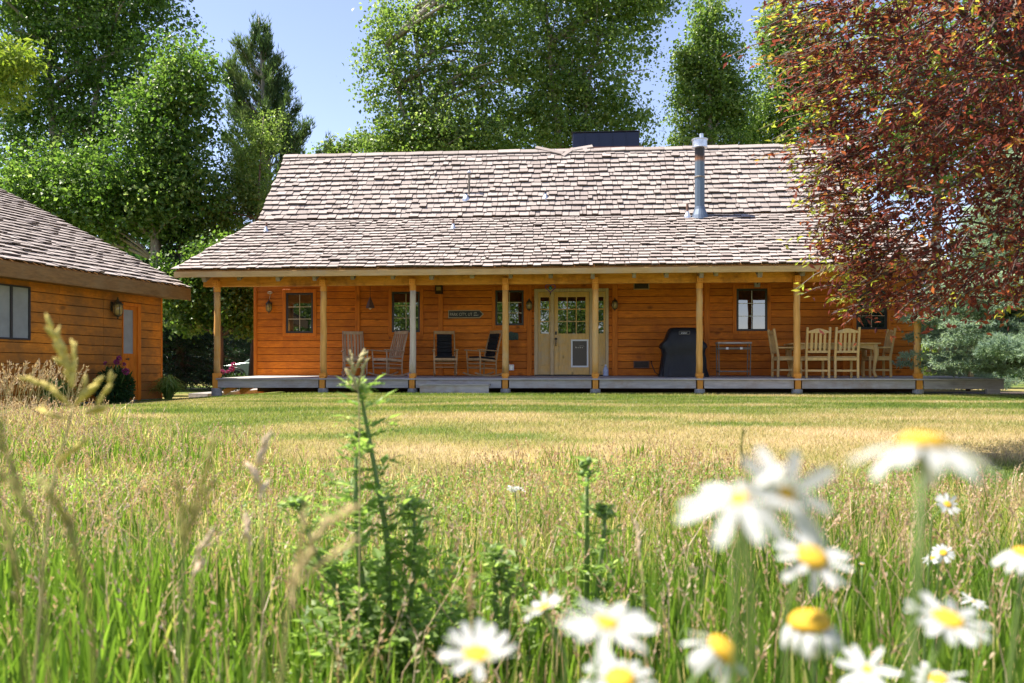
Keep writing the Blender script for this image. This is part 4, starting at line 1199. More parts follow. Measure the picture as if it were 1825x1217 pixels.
def tree(name, label, Y, trunk, ells, nclump, per, leaf, mat, bark, trunk_r, cat='tree', group=None, depth=.75, clump_r=.55, gap=.38, stems=1, limbs=22, up=.4, aspect=.85, yoff=0.0, shell=2.4, base=None, ground=None, twigs=0):
    s = Y / F
    if base is None:
        bx = (trunk - CX) * s; bz = float(gz(bx, Y)) if ground is None else ground
        base = Vector((bx, Y, bz - .05))
    t = thing(name, label, cat, base, 0, group)
    E = []
    for (cx, cy, rx, ry) in ells:
        c = at(cx, cy, Y)
        E.append((np.array((c.x, Y + yoff + R.uniform(-.1, .1) * rx * s, c.z)), np.array((rx * s, depth * max(rx, ry * .8) * s, ry * s))))
    vol = np.array([e[1].prod() ** .8 for e in E]); vol /= vol.sum()
    cl = []; cn = []
    while len(cl) < nclump:
        k = NP.choice(len(E), p=vol)
        d = rdir(1)[0] * NP.random() ** (1 / shell)
        p = E[k][0] + d * E[k][1]
        q = p * (1.1 / clump_r) * .45
        g = vnoise(q[0] + 31 * q[1], q[2] * 1.1 + 17 * q[1])
        if g < gap and NP.random() < .85: continue
        if p[2] < .25: continue
        cl.append(p); cn.append(d + np.array((0, 0, .55)))
    cl = np.array(cl); cn = unit(np.array(cn) + NP.normal(0, .45, (nclump, 3)))
    cen = np.repeat(cl, per, 0); n = len(cen)
    cr = np.repeat(NP.uniform(.55, 1.25, nclump) * clump_r, per)
    P = cen + NP.normal(size=(n, 3)) * np.array((.5, .5, .38)) * cr[:, None]
    D = rdir(n, -.35); Nn = unit(np.repeat(cn, per, 0) + rdir(n) * .75)
    r = np.clip(np.repeat(NP.normal(.45, .18, nclump), per) + NP.normal(0, .16, n), 0, 1)
    L = leaf * np.clip(NP.lognormal(-.05, .32, n), .4, 1.7)
    o = np.array(base)
    leaves('crown', P - o, D, Nn, L, L * aspect, mat, t, r)
    # trunk(s) and limbs
    zt = max(e[0][2] + e[1][2] * .75 for e in E)
    mb = MB(); tops = []
    for k in range(stems):
        tgt = E[k % len(E)][0] if stems > 1 else E[int(np.argmax([e[0][2] + e[1][2] for e in E]))][0]
        pts = []; m = 9
        for i in range(m):
            u = i / (m - 1)
            x = base.x + (tgt[0] - base.x) * u ** 1.5 + .10 * trunk_r * 6 * math.sin(u * 5 + k)
            y = base.y + (tgt[1] - base.y) * u + .3 * (k - stems / 2) * u
            z = base.z + (min(zt, tgt[2] + E[k % len(E)][1][2] * .7 if stems > 1 else zt) - base.z) * u
            pts.append(Vector((x, y, z)))
        mb.tube([p - base for p in pts], [trunk_r * (1.25 if i == 0 else 1 - .88 * i / (m - 1)) * (1 if k == 0 else .7) for i in range(m)], 9)
        tops.append(pts)
    mb.build('trunk', bark, t, smooth=True)
    lb = MB()
    for k in NP.choice(nclump, min(limbs, nclump), replace=False):
        q = Vector(cl[k]); pts = tops[R.randrange(stems)]
        cand = [p for p in pts[2:] if p.z < q.z + .2] or [pts[2]]
        p = min(cand, key=lambda c: (c - q).length + .4 * abs(c.z - (q.z - .5 * (Vector((c.x, c.y, 0)) - Vector((q.x, q.y, 0))).length)))
        ln = (p - q).length
        r0 = min(trunk_r * .45, .018 * ln + .012)
        lb.tube([c - base for c in curve_pts(p, q, .08 * ln)], [r0 * (1 - .8 * i / 4) for i in range(5)], 6)
    if twigs:
        for k in NP.choice(nclump, min(twigs, nclump), replace=False):
            q = Vector(cl[k]); j = np.argsort(((cl - cl[k]) ** 2).sum(1))[R.randrange(2, 7)]
            lb.tube([c - base for c in curve_pts(Vector(cl[j]), q + (q - Vector(cl[j])) * .4, -.03, 4)], [.009, .007, .005, .003], 5)
    if lb.v: lb.build('limbs', bark, t, smooth=True)['kind'] = 'stuff'
    return t

def needles(P, D, ln, wd, spread, k):
    """k needle triangles round each twig point"""
    n = len(P)
    P = np.repeat(P, k, 0); D = np.repeat(D, k, 0)
    d = unit(D * (1 - spread) + rdir(n * k) * spread + np.array((0, 0, .12)))
    s = unit(np.cross(d, rdir(n * k)))
    L = ln * NP.uniform(.6, 1.3, (n * k, 1)); w = wd * NP.uniform(.7, 1.3, (n * k, 1))
    V = np.stack([P - s * w / 2, P + s * w / 2, P + d * L], 1).reshape(-1, 3)
    return V

def conifer(name, label, base, height, radius, z0, whorls, per, mat, bark, tr, droop=.25, rise=.0, ln=.06, wd=.012, k=4, step=.06, tuft=0, azr=None, group=None, power=.85, twiglen=.38, spread=.55):
    t = thing(name, label, 'tree', base, 0, group)
    MB().tube([(0, 0, -.1), (.02, 0, height * .4), (0, .02, height * .75), (0, 0, height)], [tr * 1.2, tr * .75, tr * .4, .01], 8).build('trunk', bark, t, smooth=True)
    VV = []; RR = []; bm = MB()
    for i in range(whorls):
        u = i / max(1, whorls - 1)
        h = z0 + (height * .985 - z0) * u
        Lm = radius * (1 - (h - z0) / (height - z0 + .01)) ** power + .12
        for j in range(per):
            az = R.uniform(0, 2 * math.pi) if azr is None else R.uniform(*azr)
            L = Lm * R.uniform(.65, 1.1)
            dirh = np.array((math.cos(az), math.sin(az), 0))
            m = max(3, int(L / step))
            ts = np.linspace(.12, 1, m)
            hh = h + R.uniform(-.1, .1)
            path = np.outer(ts * L, dirh) + np.stack([0 * ts, 0 * ts, hh + rise * ts * L - droop * L * (ts ** 1.3) + .22 * droop * L * ts ** 3], 1)
            bm.tube([(0, 0, hh), path[m // 2], path[-1]], [max(.006, .02 * L), max(.004, .011 * L), .003], 5, False)
            side = np.array((-dirh[1], dirh[0], 0))
            pts = [path]; dirs = [np.repeat((dirh + np.array((0, 0, rise - droop * .6)))[None], m, 0)]
            for sgn in (-1, 1):
                tl = twiglen * L * (1 - ts) ** .7 * .9 + .10 * min(1, L)
                for q in range(3):
                    f = (q + 1) / 3
                    d = unit((dirh * .65 + sgn * side * .8 + np.array((0, 0, .05 - droop * .4)))[None])
                    jj = NP.normal(0, 1, (m, 3)) * np.array((.025, .025, .045))
                    pts.append(path + d * (tl * f)[:, None] + jj - np.array((0, 0, 1)) * (tl * f * f * droop * .35)[:, None])
                    dirs.append(np.repeat(d, m, 0))
            P = np.concatenate(pts); D = np.concatenate(dirs)
            V = needles(P, unit(D), ln, wd, spread, k)
            VV.append(V)
            rr = np.clip(R.gauss(.45, .12) + np.repeat(NP.normal(0, .18, len(V) // 3), 3), 0, 1)
            RR.append(rr)
    V = np.concatenate(VV); rr = np.concatenate(RR)
    FA = np.arange(len(V)).reshape(-1, 3)
    np_mesh('crown', V, FA, mat, t, rr)
    bm.build('limbs', bark, t)['kind'] = 'stuff'
    return t

# ---------------------------------------------------------------- trees behind
CB = 'broadleaf trees behind the buildings'
tree('cottonwood_tree', 'tall cottonwood with a pale forked trunk towering behind the garage', 31, 105,
     [(95, 80, 150, 130), (230, 60, 120, 130), (40, 230, 130, 130), (190, 220, 120, 110), (70, -60, 220, 120), (270, -40, 80, 80), (20, 380, 150, 90)], 1350, 52, .125, M['cotton'], M['bark'], .34, group=CB, gap=.44, limbs=60, stems=2, clump_r=.62)
tree('shade_tree', 'dark leafy tree between the garage roof and the conifer', 27.5, 262,
     [(300, 230, 95, 110), (330, 140, 60, 90), (230, 340, 130, 90), (330, 360, 90, 80), (150, 370, 110, 80), (60, 330, 90, 90)], 950, 52, .12, M['cotton'], M['bark'], .26, group=CB, gap=.42, limbs=40, stems=2, clump_r=.6)
tree('cottonwood_tree', 'broad cottonwood behind the cabin ridge, the one spreading out over open sky', 36, 800,
     [(700, 150, 68, 90), (740, 60, 85, 60), (800, 190, 110, 80), (860, 70, 100, 110), (760, 262, 120, 48), (690, 262, 70, 40), (850, -40, 120, 60), (830, 260, 130, 50), (655, 130, 30, 40), (720, 20, 60, 40)], 1150, 35, .14, M['cotton2'], M['bark'], .36, group=CB, gap=.47, limbs=60, stems=2, clump_r=.62)
tree('cottonwood_tree', 'dense cottonwood behind the dark metal box on the ridge', 37.5, 1010,
     [(980, 90, 110, 130), (1080, 80, 85, 120), (1010, 210, 130, 80), (1090, 220, 85, 70), (1110, -20, 100, 60), (960, -40, 110, 70), (930, 230, 90, 70), (1150, 30, 40, 40), (1165, -10, 40, 30)], 1150, 36, .145, M['cotton2'], M['bark'], .36, group=CB, gap=.45, limbs=60, stems=3, clump_r=.62)
tree('poplar_tree', 'narrow upright poplar rising behind the stove flue', 39, 1262,
     [(1268, 40, 42, 60), (1262, 110, 58, 70), (1225, 120, 28, 50), (1258, 190, 72, 70), (1262, 262, 80, 50), (1305, 180, 38, 70)], 760, 36, .135, M['cotton2'], M['bark'], .26, group=CB, gap=.42, clump_r=.52, limbs=16)
tree('poplar_tree', 'poplar half hidden behind the red leaved tree', 41, 1405,
     [(1385, 50, 38, 70), (1395, 140, 58, 80), (1400, 220, 80, 70), (1450, 120, 60, 110), (1345, 240, 45, 50)], 640, 36, .145, M['cotton2'], M['bark'], .28, group=CB, gap=.40, clump_r=.58, limbs=16)
tree('cottonwood_tree', 'green tree seen through gaps in the red leaved tree', 43, 1650,
     [(1560, 130, 90, 130), (1690, 120, 120, 160), (1640, 270, 170, 80), (1800, 230, 110, 150), (1480, 260, 70, 60)], 520, 44, .21, M['cotton2'], M['bark'], .36, group=CB, gap=.34, clump_r=.95, limbs=16)
tree('shade_tree', 'mid green leafy tree in the gap between garage and cabin', 25.5, 388,
     [(415, 550, 45, 40), (345, 545, 60, 50), (400, 470, 70, 50), (442, 568, 36, 34), (440, 520, 40, 40), (310, 500, 50, 45)], 300, 60, .11, M['cotton'], M['darkbark'], .12, group=CB, gap=.36, clump_r=.45, limbs=14)
tree('leafy_bush', 'yellowish feathery bush against the cabin roof edge', 28, 447,
     [(447, 285, 48, 70), (425, 350, 50, 60), (460, 370, 45, 50), (475, 240, 30, 40), (390, 400, 60, 50)], 300, 60, .10, M['cotton2'], M['darkbark'], .10, cat='bush', gap=.34, clump_r=.45, aspect=.45, limbs=14)
tree('small_tree', 'low leafy tree peeping over the ridge beside the conifer', 40, 640,
     [(640, 268, 45, 22), (600, 275, 35, 22)], 70, 50, .14, M['cotton2'], M['bark'], .12, group=CB, gap=.2, clump_r=.5, limbs=6)
tree('young_maple', 'bright yellow green leafy tree top left above the garage roof', 22, 5,
     [(10, 110, 48, 42), (45, 95, 34, 26), (-50, 110, 80, 70), (20, 170, 30, 28), (60, 120, 22, 16)], 130, 34, .17, M['yellowleaf'], M['darkbark'], .12, group=CB, gap=.3, clump_r=.34, aspect=.4, limbs=10)
conifer('dark_spruce', 'dark spruce filling the gap beside the garage corner', Vector((at(322, 660, 28).x, 28, -.1)), 8.2, 1.75, .5, 26, 9, M['darkspruce'], M['darkbark'], .16, droop=.32, ln=.13, wd=.035, k=3, step=.11)
conifer('dark_spruce', 'dark spruce standing deeper behind the first cabin post', Vector((at(395, 660, 42).x, 42, -.05)), 9.5, 3.2, .9, 22, 8, M['darkspruce'], M['darkbark'], .14, droop=.30, ln=.13, wd=.035, k=3, step=.11)
# plumed juniper
def juniper():
    Y = 35.0
    b = at(478, 660, Y); b.z = 0
    t = thing('juniper_tree', 'tall ragged juniper standing alone against the blue sky', 'tree', b, 0)
    top = at(460, 25, Y).z
    MB().tube([(0, 0, -.1), (.05, 0, top * .4), (-.1, 0, top * .7), (-.3, 0, top * .9), (-.42, 0, top)], [.30, .22, .13, .06, .01], 9).build('trunk', M['bark'], t, smooth=True)
    bm = MB(); VV = []; RR = []
    s = Y / F
    for i in range(150):
        u = R.random() ** .8
        py = 40 + u * 330
        # outline of the crown in photo pixels: half widths at this height
        lw = np.interp(py, [25, 60, 100, 150, 230, 370], [6, 26, 50, 66, 64, 58]); rw = np.interp(py, [25, 60, 100, 150, 200, 270, 370], [6, 20, 34, 50, 70, 105, 108])
        side = R.choice((-1, 1)) * (.35 if i % 5 == 0 else 1); w = (lw if side < 0 else rw) * s
        ln = w * R.uniform(.35, 1.08)
        az = R.uniform(-1.1, 1.1)
        zt = (660 - py) * s + HC
        tip = np.array((side * ln * math.cos(az), ln * math.sin(az) * 1.1, zt))
        tip[0] += -.42 * (zt / top) ** 2
        z0 = zt - R.uniform(.5, 1.1) * (ln * .9 + .3)
        root = np.array((-.35 * (z0 / top) ** 2, 0, z0))
        bm.tube([root, (root + tip) / 2 - np.array((0, 0, .12 * ln)), tip], [.03 + .012 * ln, .025, .008], 5, False)
        m = 10 + int(12 * ln)
        ts = NP.uniform(.5, 1.12, m)
        mid = (root + tip) / 2 - np.array((0, 0, .12 * ln))
        path = root * ((1 - ts) ** 2)[:, None] + 2 * mid * (ts * (1 - ts))[:, None] + tip * (ts ** 2)[:, None]
        P = np.repeat(path, 5, 0) + NP.normal(0, 1, (m * 5, 3)) * np.array((.085, .10, .15))
        d = unit(np.array((tip - mid)) + np.array((0, 0, .8)))[None].repeat(len(P), 0)
        V = needles(P, d, .24, .035, .42, 4)
        VV.append(V); RR.append(np.clip(R.gauss(.45, .15) + np.repeat(NP.normal(0, .15, len(V) // 3), 3), 0, 1))
    V = np.concatenate(VV)
    np_mesh('crown', V, np.arange(len(V)).reshape(-1, 3), M['juniper'], t, np.concatenate(RR))
    bm.build('limbs', M['bark'], t)['kind'] = 'stuff'
juniper()
# low wood behind everything, closing the view under the crowns
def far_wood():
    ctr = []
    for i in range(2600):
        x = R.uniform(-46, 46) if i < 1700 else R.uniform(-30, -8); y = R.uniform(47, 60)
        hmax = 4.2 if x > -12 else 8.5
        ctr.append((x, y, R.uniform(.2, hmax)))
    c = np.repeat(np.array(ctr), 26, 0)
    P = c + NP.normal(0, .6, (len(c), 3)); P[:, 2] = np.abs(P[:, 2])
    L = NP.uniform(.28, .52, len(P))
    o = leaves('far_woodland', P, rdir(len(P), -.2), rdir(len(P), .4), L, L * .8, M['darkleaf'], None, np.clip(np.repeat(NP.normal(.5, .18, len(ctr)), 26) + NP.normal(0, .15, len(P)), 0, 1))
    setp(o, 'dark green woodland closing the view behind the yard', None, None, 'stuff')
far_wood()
# trees across the meadow behind the viewer, mirrored in the window panes
for lab, px_, y_, sc in (('leafy tree mirrored in the panes of the entrance door', -1.0, -13, 1.0), ('leafy tree mirrored in the window left of the entrance', -6.2, -15, 1.15), ('leafy tree mirrored in the window behind the bleached post', -12.8, -15, 1.1), ('leafy tree mirrored in the first cabin window', -20, -14, 1.1)):
    t = thing('yard_tree', lab, 'tree', (px_, y_, -.25), 0, 'trees mirrored in the windows')
    MB().tube([(0, 0, -.1), (.1, .05, 2.5 * sc), (0, 0, 6 * sc)], [.25, .17, .05], 8).build('trunk', M['bark'], t, smooth=True)
    n = 9000
    cl = rdir(160) * (NP.random((160, 1)) ** .45) * np.array((2.6, 2.4, 3.0)) * sc + np.array((0, 0, 4.3 * sc))
    P = np.repeat(cl, n // 160, 0) + NP.normal(0, .38, (n // 160 * 160, 3)); L = NP.uniform(.12, .24, len(P))
    leaves('crown', P, rdir(len(P), -.3), rdir(len(P), .4), L, L * .8, M['cotton2'], t, np.clip(NP.normal(.5, .2, len(P)), 0, 1))

# ---------------------------------------------------------------- red leaved tree, near right
def red_tree():
    Y = 6.3
    s = Y / F
    bx = at(1935, 0, Y).x
    base = Vector((bx, Y + .3, float(gz(bx, Y + .3)) - .03))
    t = thing('red_leaved_tree', 'large tree with dark red and bronze leaves overhanging the lawn', 'tree', base, 0)
    # crown outline in photo pixels: left limit of the leaves at each height
    ly = [-120, 0, 40, 100, 200, 270, 330, 400, 470, 530, 570, 600]
    lx = [1400, 1365, 1370, 1400, 1425, 1425, 1440, 1450, 1500, 1525, 1570, 1650]
    cl = []; out = []
    while len(cl) < 1900:
        py = R.uniform(-150, 575); px = R.uniform(1350, 2150)
        L = np.interp(py, ly, lx) + R.uniform(0, 26)
        bot = np.interp(px, [1450, 1540, 1620, 1720, 1825, 2000], [460, 535, 545, 525, 545, 520])
        if px < L or py > bot: continue
        e = min(1.0, (px - L) / 240 + .15)
        y = Y + R.uniform(-1, 1) * 1.25 * e
        g = vnoise(px / 46 + 40 * y, py / 46)
        if g < .27 and R.random() < .85: continue
        p = at(px, py, Y); p.y = y
        cl.append(p); out.append(px - L)
    # long sprays sticking out of the outline
    for (px, py) in ((1342, 52), (1372, 20), (1358, 120), (1388, 150), (1395, 225), (1412, 275), (1360, 272), (1420, 330), (1402, 415), (1440, 375), (1470, 440), (1450, 505), (1508, 520), (1530, 540), (1560, 530), (1445, 480), (1600, 535), (1430, 300), (1410, 190), (1490, 470)):
        p = at(px + 14, py, Y); p.y = Y + R.uniform(-.5, .5); cl.append(p); out.append(-5)
    Ps = []; Ds = []; Ns = []; Ls = []; Rs = []
    mb = MB()
    crown_c = Vector((bx, Y, 2.9))
    for p, o in zip(cl, out):
        outw = Vector((p.x - bx, (p.y - Y) * 1.5, -.25 + R.uniform(-.5, .4))).normalized()
        tl = R.uniform(.22, .42)
        st = p - outw * tl * .5
        nseg = R.randint(11, 17)
        green = R.random() < (.5 if o < 60 else .22)
        tone = R.gauss(.36, .2)
        end = st + outw * tl + Vector((0, 0, -.10 * R.random()))
        mb.tube([st, st.lerp(end, .5) + Vector((0, 0, .02)), end], [.005, .004, .002], 4, False)
        for i in range(nseg):
            u = (i + .5) / nseg
            c = st.lerp(end, u) + Vector((R.gauss(0, .022), R.gauss(0, .022), R.gauss(0, .018)))
            d = (outw * .7 + Vector((R.gauss(0, .6), R.gauss(0, .6), R.gauss(-.25, .45)))).normalized()
            Ps.append(c); Ds.append(d); Ns.append((R.gauss(0, .6), R.gauss(0, .6), 1))
            Ls.append(R.uniform(.040, .074))
            Rs.append(R.uniform(.88, 1.0) if (green and u > .55) else min(.84, max(0, tone + R.gauss(0, .2))))
    P = np.array([tuple(v) for v in Ps]) - np.array(base); D = np.array([tuple(v) for v in Ds]); Nn = unit(np.array(Ns)); L = np.array(Ls)
    # more leaves deep inside
    k = len(P); idx = NP.integers(0, k, 14000)
    P2 = P[idx] + NP.normal(0, .09, (14000, 3)); inner = P2[:, 0] + base.x > at(1460, 0, Y).x
    P = np.concatenate([P, P2[inner]]); D = np.concatenate([D, rdir(inner.sum(), -.3)]); Nn = np.concatenate([Nn, rdir(inner.sum(), .6)]); L = np.concatenate([L, NP.uniform(.045, .08, inner.sum())])
    rr = np.concatenate([np.array(Rs), np.clip(NP.normal(.35, .18, inner.sum()), 0, .82)])
    leaves('crown', P, unit(D), Nn, L, L * .40, M['redleaf'], t, rr, .22)
    mb.v = [tuple(Vector(v) - base) for v in mb.v]
    mb.build('twigs', M['darkbark'], t)['kind'] = 'stuff'
    tk = MB()
    fork = Vector((bx - .15, Y + .2, 1.5))
    tk.tube([base - base, fork - base, at(1835, 130, Y + .2) - base, at(1800, -60, Y + .2) - base], [.12, .09, .06, .045], 9)
    tk.build('trunk', M['darkbark'], t, smooth=True)
    lm = MB()
    trunkpts = [fork, fork.lerp(at(1835, 130, Y + .2), .5), at(1835, 130, Y + .2), at(1815, 20, Y + .2)]
    for k in range(46):
        q = cl[R.randrange(len(cl))]
        p = min(trunkpts, key=lambda v: (v - q).length + R.random())
        ln = (p - q).length
        lm.tube([c - base for c in curve_pts(p, q, .16 * ln, 6)], [(.005 + .0055 * ln) * (1 - .15 * i) for i in range(6)], 5, False)
    lm.build('limbs', M['darkbark'], t, smooth=True)['kind'] = 'stuff'
red_tree()
# blue spruce by the end of the porch
bs = Vector((at(1885, 660, 15.7).x, 15.7, 0))
conifer('blue_spruce', 'blue green spruce with long low branches reaching over the porch end', bs, 5.2, 2.75, .62, 26, 14, M['spruce'], M['darkbark'], .11, droop=.17, rise=.12, ln=.085, wd=.021, k=7, step=.06, power=.6, twiglen=.46)
conifer('blue_spruce', 'young blue spruce growing low behind the deck railing', Vector((at(1725, 660, 20.6).x, 20.6, 0)), 1.7, 1.0, .12, 9, 9, M['spruce'], M['darkbark'], .05, droop=.12, rise=.2, ln=.07, wd=.017, k=4, step=.06)
tree('leafy_bush', 'sunlit yellow green bush behind the deck railing', 24, 1700, [(1700, 590, 60, 50), (1780, 600, 60, 60), (1660, 640, 40, 30), (1760, 500, 90, 60)], 200, 56, .10, M['yellowleaf'], M['darkbark'], .05, cat='bush', clump_r=.4, gap=.3, limbs=8)

# ---------------------------------------------------------------- beds by the buildings
def bush(name, label, c, r, n, leaf, mat, aspect, flowers=()):
    t = thing(name, label, 'bush', c, 0)
    d = rdir(n); P = d * NP.random((n, 1)) ** .4 * np.array(r) + np.array((0, 0, r[2] * .95)); P[:, 2] = np.abs(P[:, 2]) + .02
    L = leaf * NP.uniform(.6, 1.3, n)
    leaves('foliage', P, unit(d + rdir(n) * .8), rdir(n, .8), L, L * aspect, mat, t, np.clip(NP.normal(.45, .2, n), 0, 1))
    mb = MB()
    for k in range(8):
        a = R.uniform(0, 6.28)
        mb.tube([(0, 0, -.02), (math.cos(a) * r[0] * .4, math.sin(a) * r[1] * .4, r[2] * .8), (math.cos(a) * r[0] * .7, math.sin(a) * r[1] * .7, r[2] * 1.5)], [.012, .009, .004], 5)
    mb.build('stems', M['stemgreen'], t)
    for (x, y, z, s) in flowers:
        m = 46; dd = rdir(m, .25)
        fo = leaves('flower', np.array((x, y, z)) + dd * s * .25, dd, rdir(m), np.full(m, s * .75), np.full(m, s * .65), M['pinkflower'], t, NP.random(m))
        MB().tube([(x * .5, y * .5, r[2]), (x, y, z)], .006, 5).build('flower_stem', M['stemgreen'], fo)
gp = lambda px, o: GAR.W(GAR.px(px, 690, -o)[0], -o, 0)
p = gp(204, .55); p.z = float(gz(p.x, p.y)) - .02
bush('peony_bush', 'round dark peony bush with magenta flowers beside the garage door', p, (.34, .34, .36), 2200, .11, M['darkleaf'], .32, [(.10, -.12, .84, .07), (.14, -.1, .92, .06), (-.13, -.1, .82, .045), (.36, -.3, .66, .08), (.24, -.1, .80, .045)])
for lab, px, o, h, n in (('clump of long daylily leaves at the garage corner', 300, .25, .50, 260), ('tuft of strappy leaves in front of the garage wall', 98, .75, .5, 160)):
    p = GAR.W(GAR.px(px, 690, -o)[0], -o, 0) if px < 280 else at(px, 690, 18.2); p.z = float(gz(p.x, p.y)) - .02
    t = thing('daylily_clump', lab, 'plant', p, 0)
    a = NP.uniform(0, 6.28, n); r0 = NP.uniform(.3, 1, n)
    dirs = np.stack([np.cos(a), np.sin(a), 0 * a], 1)
    segs = []; hv = NP.uniform(.6, 1.25, n); up_ = NP.uniform(-.3, 1.6, n)
    for i, (q, z) in enumerate(((0, 0), (.18, .55), (.45, .95), (.85, .80), (1.05, .45))):
        segs.append(dirs * (q * r0 * h * .95 + .05 * r0)[:, None] + np.array((0, 0, 1)) * (z * h * hv * (1.15 - .4 * r0) + (.25 * h * up_ if i == 4 else 0))[:, None])
    sd = np.cross(dirs, (0, 0, 1)); V = []; wv = (.010, .012, .011, .008, .001)
    V = np.stack([x for i, q in enumerate(segs) for x in (q - sd * wv[i], q + sd * wv[i])], 1).reshape(-1, 3)
    b = np.arange(n)[:, None] * 10
    FA = np.concatenate([b + np.array([[2 * i, 2 * i + 1, 2 * i + 3, 2 * i + 2]]) for i in range(4)])
    np_mesh('leaf_blades', V, FA, M['thistle'], t, np.repeat(NP.uniform(.2, .8, n), 10))
p = HOUSE.W(HOUSE.px(415, 665, 2.9)[0], 2.9, 0)
bush('pink_flower_bush', 'small bush with pink blooms beside the first porch post', p, (.45, .35, .20), 900, .09, M['darkleaf'], .4, [(-.32, -.2, .50, .11), (-.24, -.1, .47, .08), (.02, -.15, .55, .09), (.05, -.1, .66, .08), (-.1, -.1, .48, .06)])

# ---------------------------------------------------------------- lawn and meadow grass
def in_view(X, Y, m=.08):
    return np.abs(X) < Y * (.62 + m) + .25
def lawn_blades():
    n = 330000
    y = np.sqrt(NP.uniform(4.6 ** 2, 17.95 ** 2, n)); x = NP.uniform(-.66, .66, n) * y
    keep = (y > meadow_edge(x) - 1.2)
    hl = (x - 0) * math.sin(HOUSE.ang) + 17.80
    keep &= y < hl
    gl = (np.stack([x, y], 1) - GAR.o) @ GAR.v
    keep &= gl < -.25
    x, y = x[keep], y[keep]; n = len(x)
    h = NP.uniform(.018, .042, n) * (1 + .5 * (y > 16.9))
    w = .0045 + .00055 * y
    a = NP.uniform(0, 6.28, n); z = gz(x, y)
    dx, dy = np.cos(a), np.sin(a); lean = NP.normal(0, .5, (n, 2)) * h[:, None]
    V = np.stack([np.stack([x - dx * w / 2, y - dy * w / 2, z - .004], 1), np.stack([x + dx * w / 2, y + dy * w / 2, z - .004], 1), np.stack([x + lean[:, 0], y + lean[:, 1], z + h], 1)], 1).reshape(-1, 3)
    d = dryness(x, y) + NP.normal(0, .14, n) - .25 * sstep(y, 16.6, 17.6)
    o = np_mesh('lawn_grass', V, np.arange(3 * n).reshape(-1, 3), M['lawn'], None, np.repeat(np.clip(d, 0, 1), 3))
    setp(o, 'short mown grass covering the lawn', 'grass', None, 'stuff')
lawn_blades()

def blades(name, label, x, y, h, w, col, bend, mat):
    n = len(x); z = gz(x, y)
    a = NP.uniform(0, 6.28, n); f = NP.uniform(0, 6.28, n)
    side = np.stack([np.cos(a), np.sin(a), 0 * a], 1); fw = np.stack([np.cos(f), np.sin(f), 0 * a], 1)
    base = np.stack([x, y, z - .01], 1); up = np.array((0, 0, 1.0))
    V = []
    for u, ww in ((0, .8), (.38, 1.0), (.72, .7), (1, .0)):
        c = base + up * (h * (u - .18 * bend * u * u))[:, None] + fw * (h * bend * .62 * u * u)[:, None]
        if ww: V += [c - side * (w * ww / 2)[:, None], c + side * (w * ww / 2)[:, None]]
        else: V.append(c)
    V = np.stack(V, 1).reshape(-1, 3); b = np.arange(n)[:, None] * 7
    FA = np.concatenate([b + np.array(q)[None] for q in ((0, 1, 3), (0, 3, 2), (2, 3, 5), (2, 5, 4), (4, 5, 6))])
    o = np_mesh(name, V, FA, mat, None, np.repeat(np.clip(col, 0, 1), 7))
    return setp(o, label, 'grass', None, 'stuff')

def scatter(n, y0, y1, edge=True, pw=1.0):
    y = np.sqrt(NP.uniform(0, 1, n) ** pw * (y1 ** 2 - y0 ** 2) + y0 ** 2); x = NP.uniform(-.70, .70, n) * (y + .3)
    if edge:
        k = y < meadow_edge(x) + NP.normal(0, .35, n); x, y = x[k], y[k]
    return x, y
# fine mixed grass, green among straw
x, y = scatter(95000, 1.1, 12.5)
k = (y > 2.4) | (NP.random(len(x)) < .5); x, y = x[k], y[k]
cl_ = vnoise(x * 1.3 + 50, y * 1.3); left = 1 - sstep(x / y, -.45, -.1)
dry = .47 + .42 * (vnoise(x * .8 + 5, y * .8 + 9) - .5) + .55 * (vnoise(x * 2.6 + 15, y * 2.6 + 2) - .5) + .30 * sstep(y, 3.0, 5.5) - .28 * left - .30 * (1 - sstep(y, 1.6, 3.0))
h = (.06 + .11 * NP.random(len(x))) * (1 + .5 * cl_) * (1.25 - .60 * sstep(y, 2.5, 5.5) + .25 * left * sstep(y, 4, 7))
blades('meadow_grass', 'rough meadow of mixed green and straw grass before the lawn', x, y, h, .0022 + .0009 * y ** .8, dry + NP.normal(0, .26, len(x)), NP.uniform(.1, .9, len(x)), M['grass'])
# broad green blades close to the viewer
x, y = scatter(8200, .75, 2.9, False)
pt = vnoise(x * 2.2, y * 2.2)
h = NP.uniform(.14, .34, len(x)) * (.72 + .55 * pt) * (1.12 - .12 * y)
blades('tall_grass', 'broad bright green grass blades close to the viewer', x, y, h, NP.uniform(.005, .011, len(x)), NP.normal(.15, .13, len(x)) + .5 * (NP.random(len(x)) < .06), NP.uniform(.05, .55, len(x)), M['grass'])
# scattered tufts of taller green blades further out
cx_, cy_ = scatter(170, 2.6, 7.5)
x = np.repeat(cx_, 26) + NP.normal(0, .10, len(cx_) * 26); y = np.repeat(cy_, 26) + NP.normal(0, .10, len(cx_) * 26)
h = np.repeat(NP.uniform(.12, .26, len(cx_)), 26) * NP.uniform(.6, 1.15, len(x)) * (1.15 - .30 * sstep(y, 3, 6.5))
blades('grass_tufts', 'taller green grass tufts scattered through the dry meadow', x, y, h, .0028 + .0010 * y, NP.normal(.30, .16, len(x)), NP.uniform(.05, .6, len(x)), M['grass'])
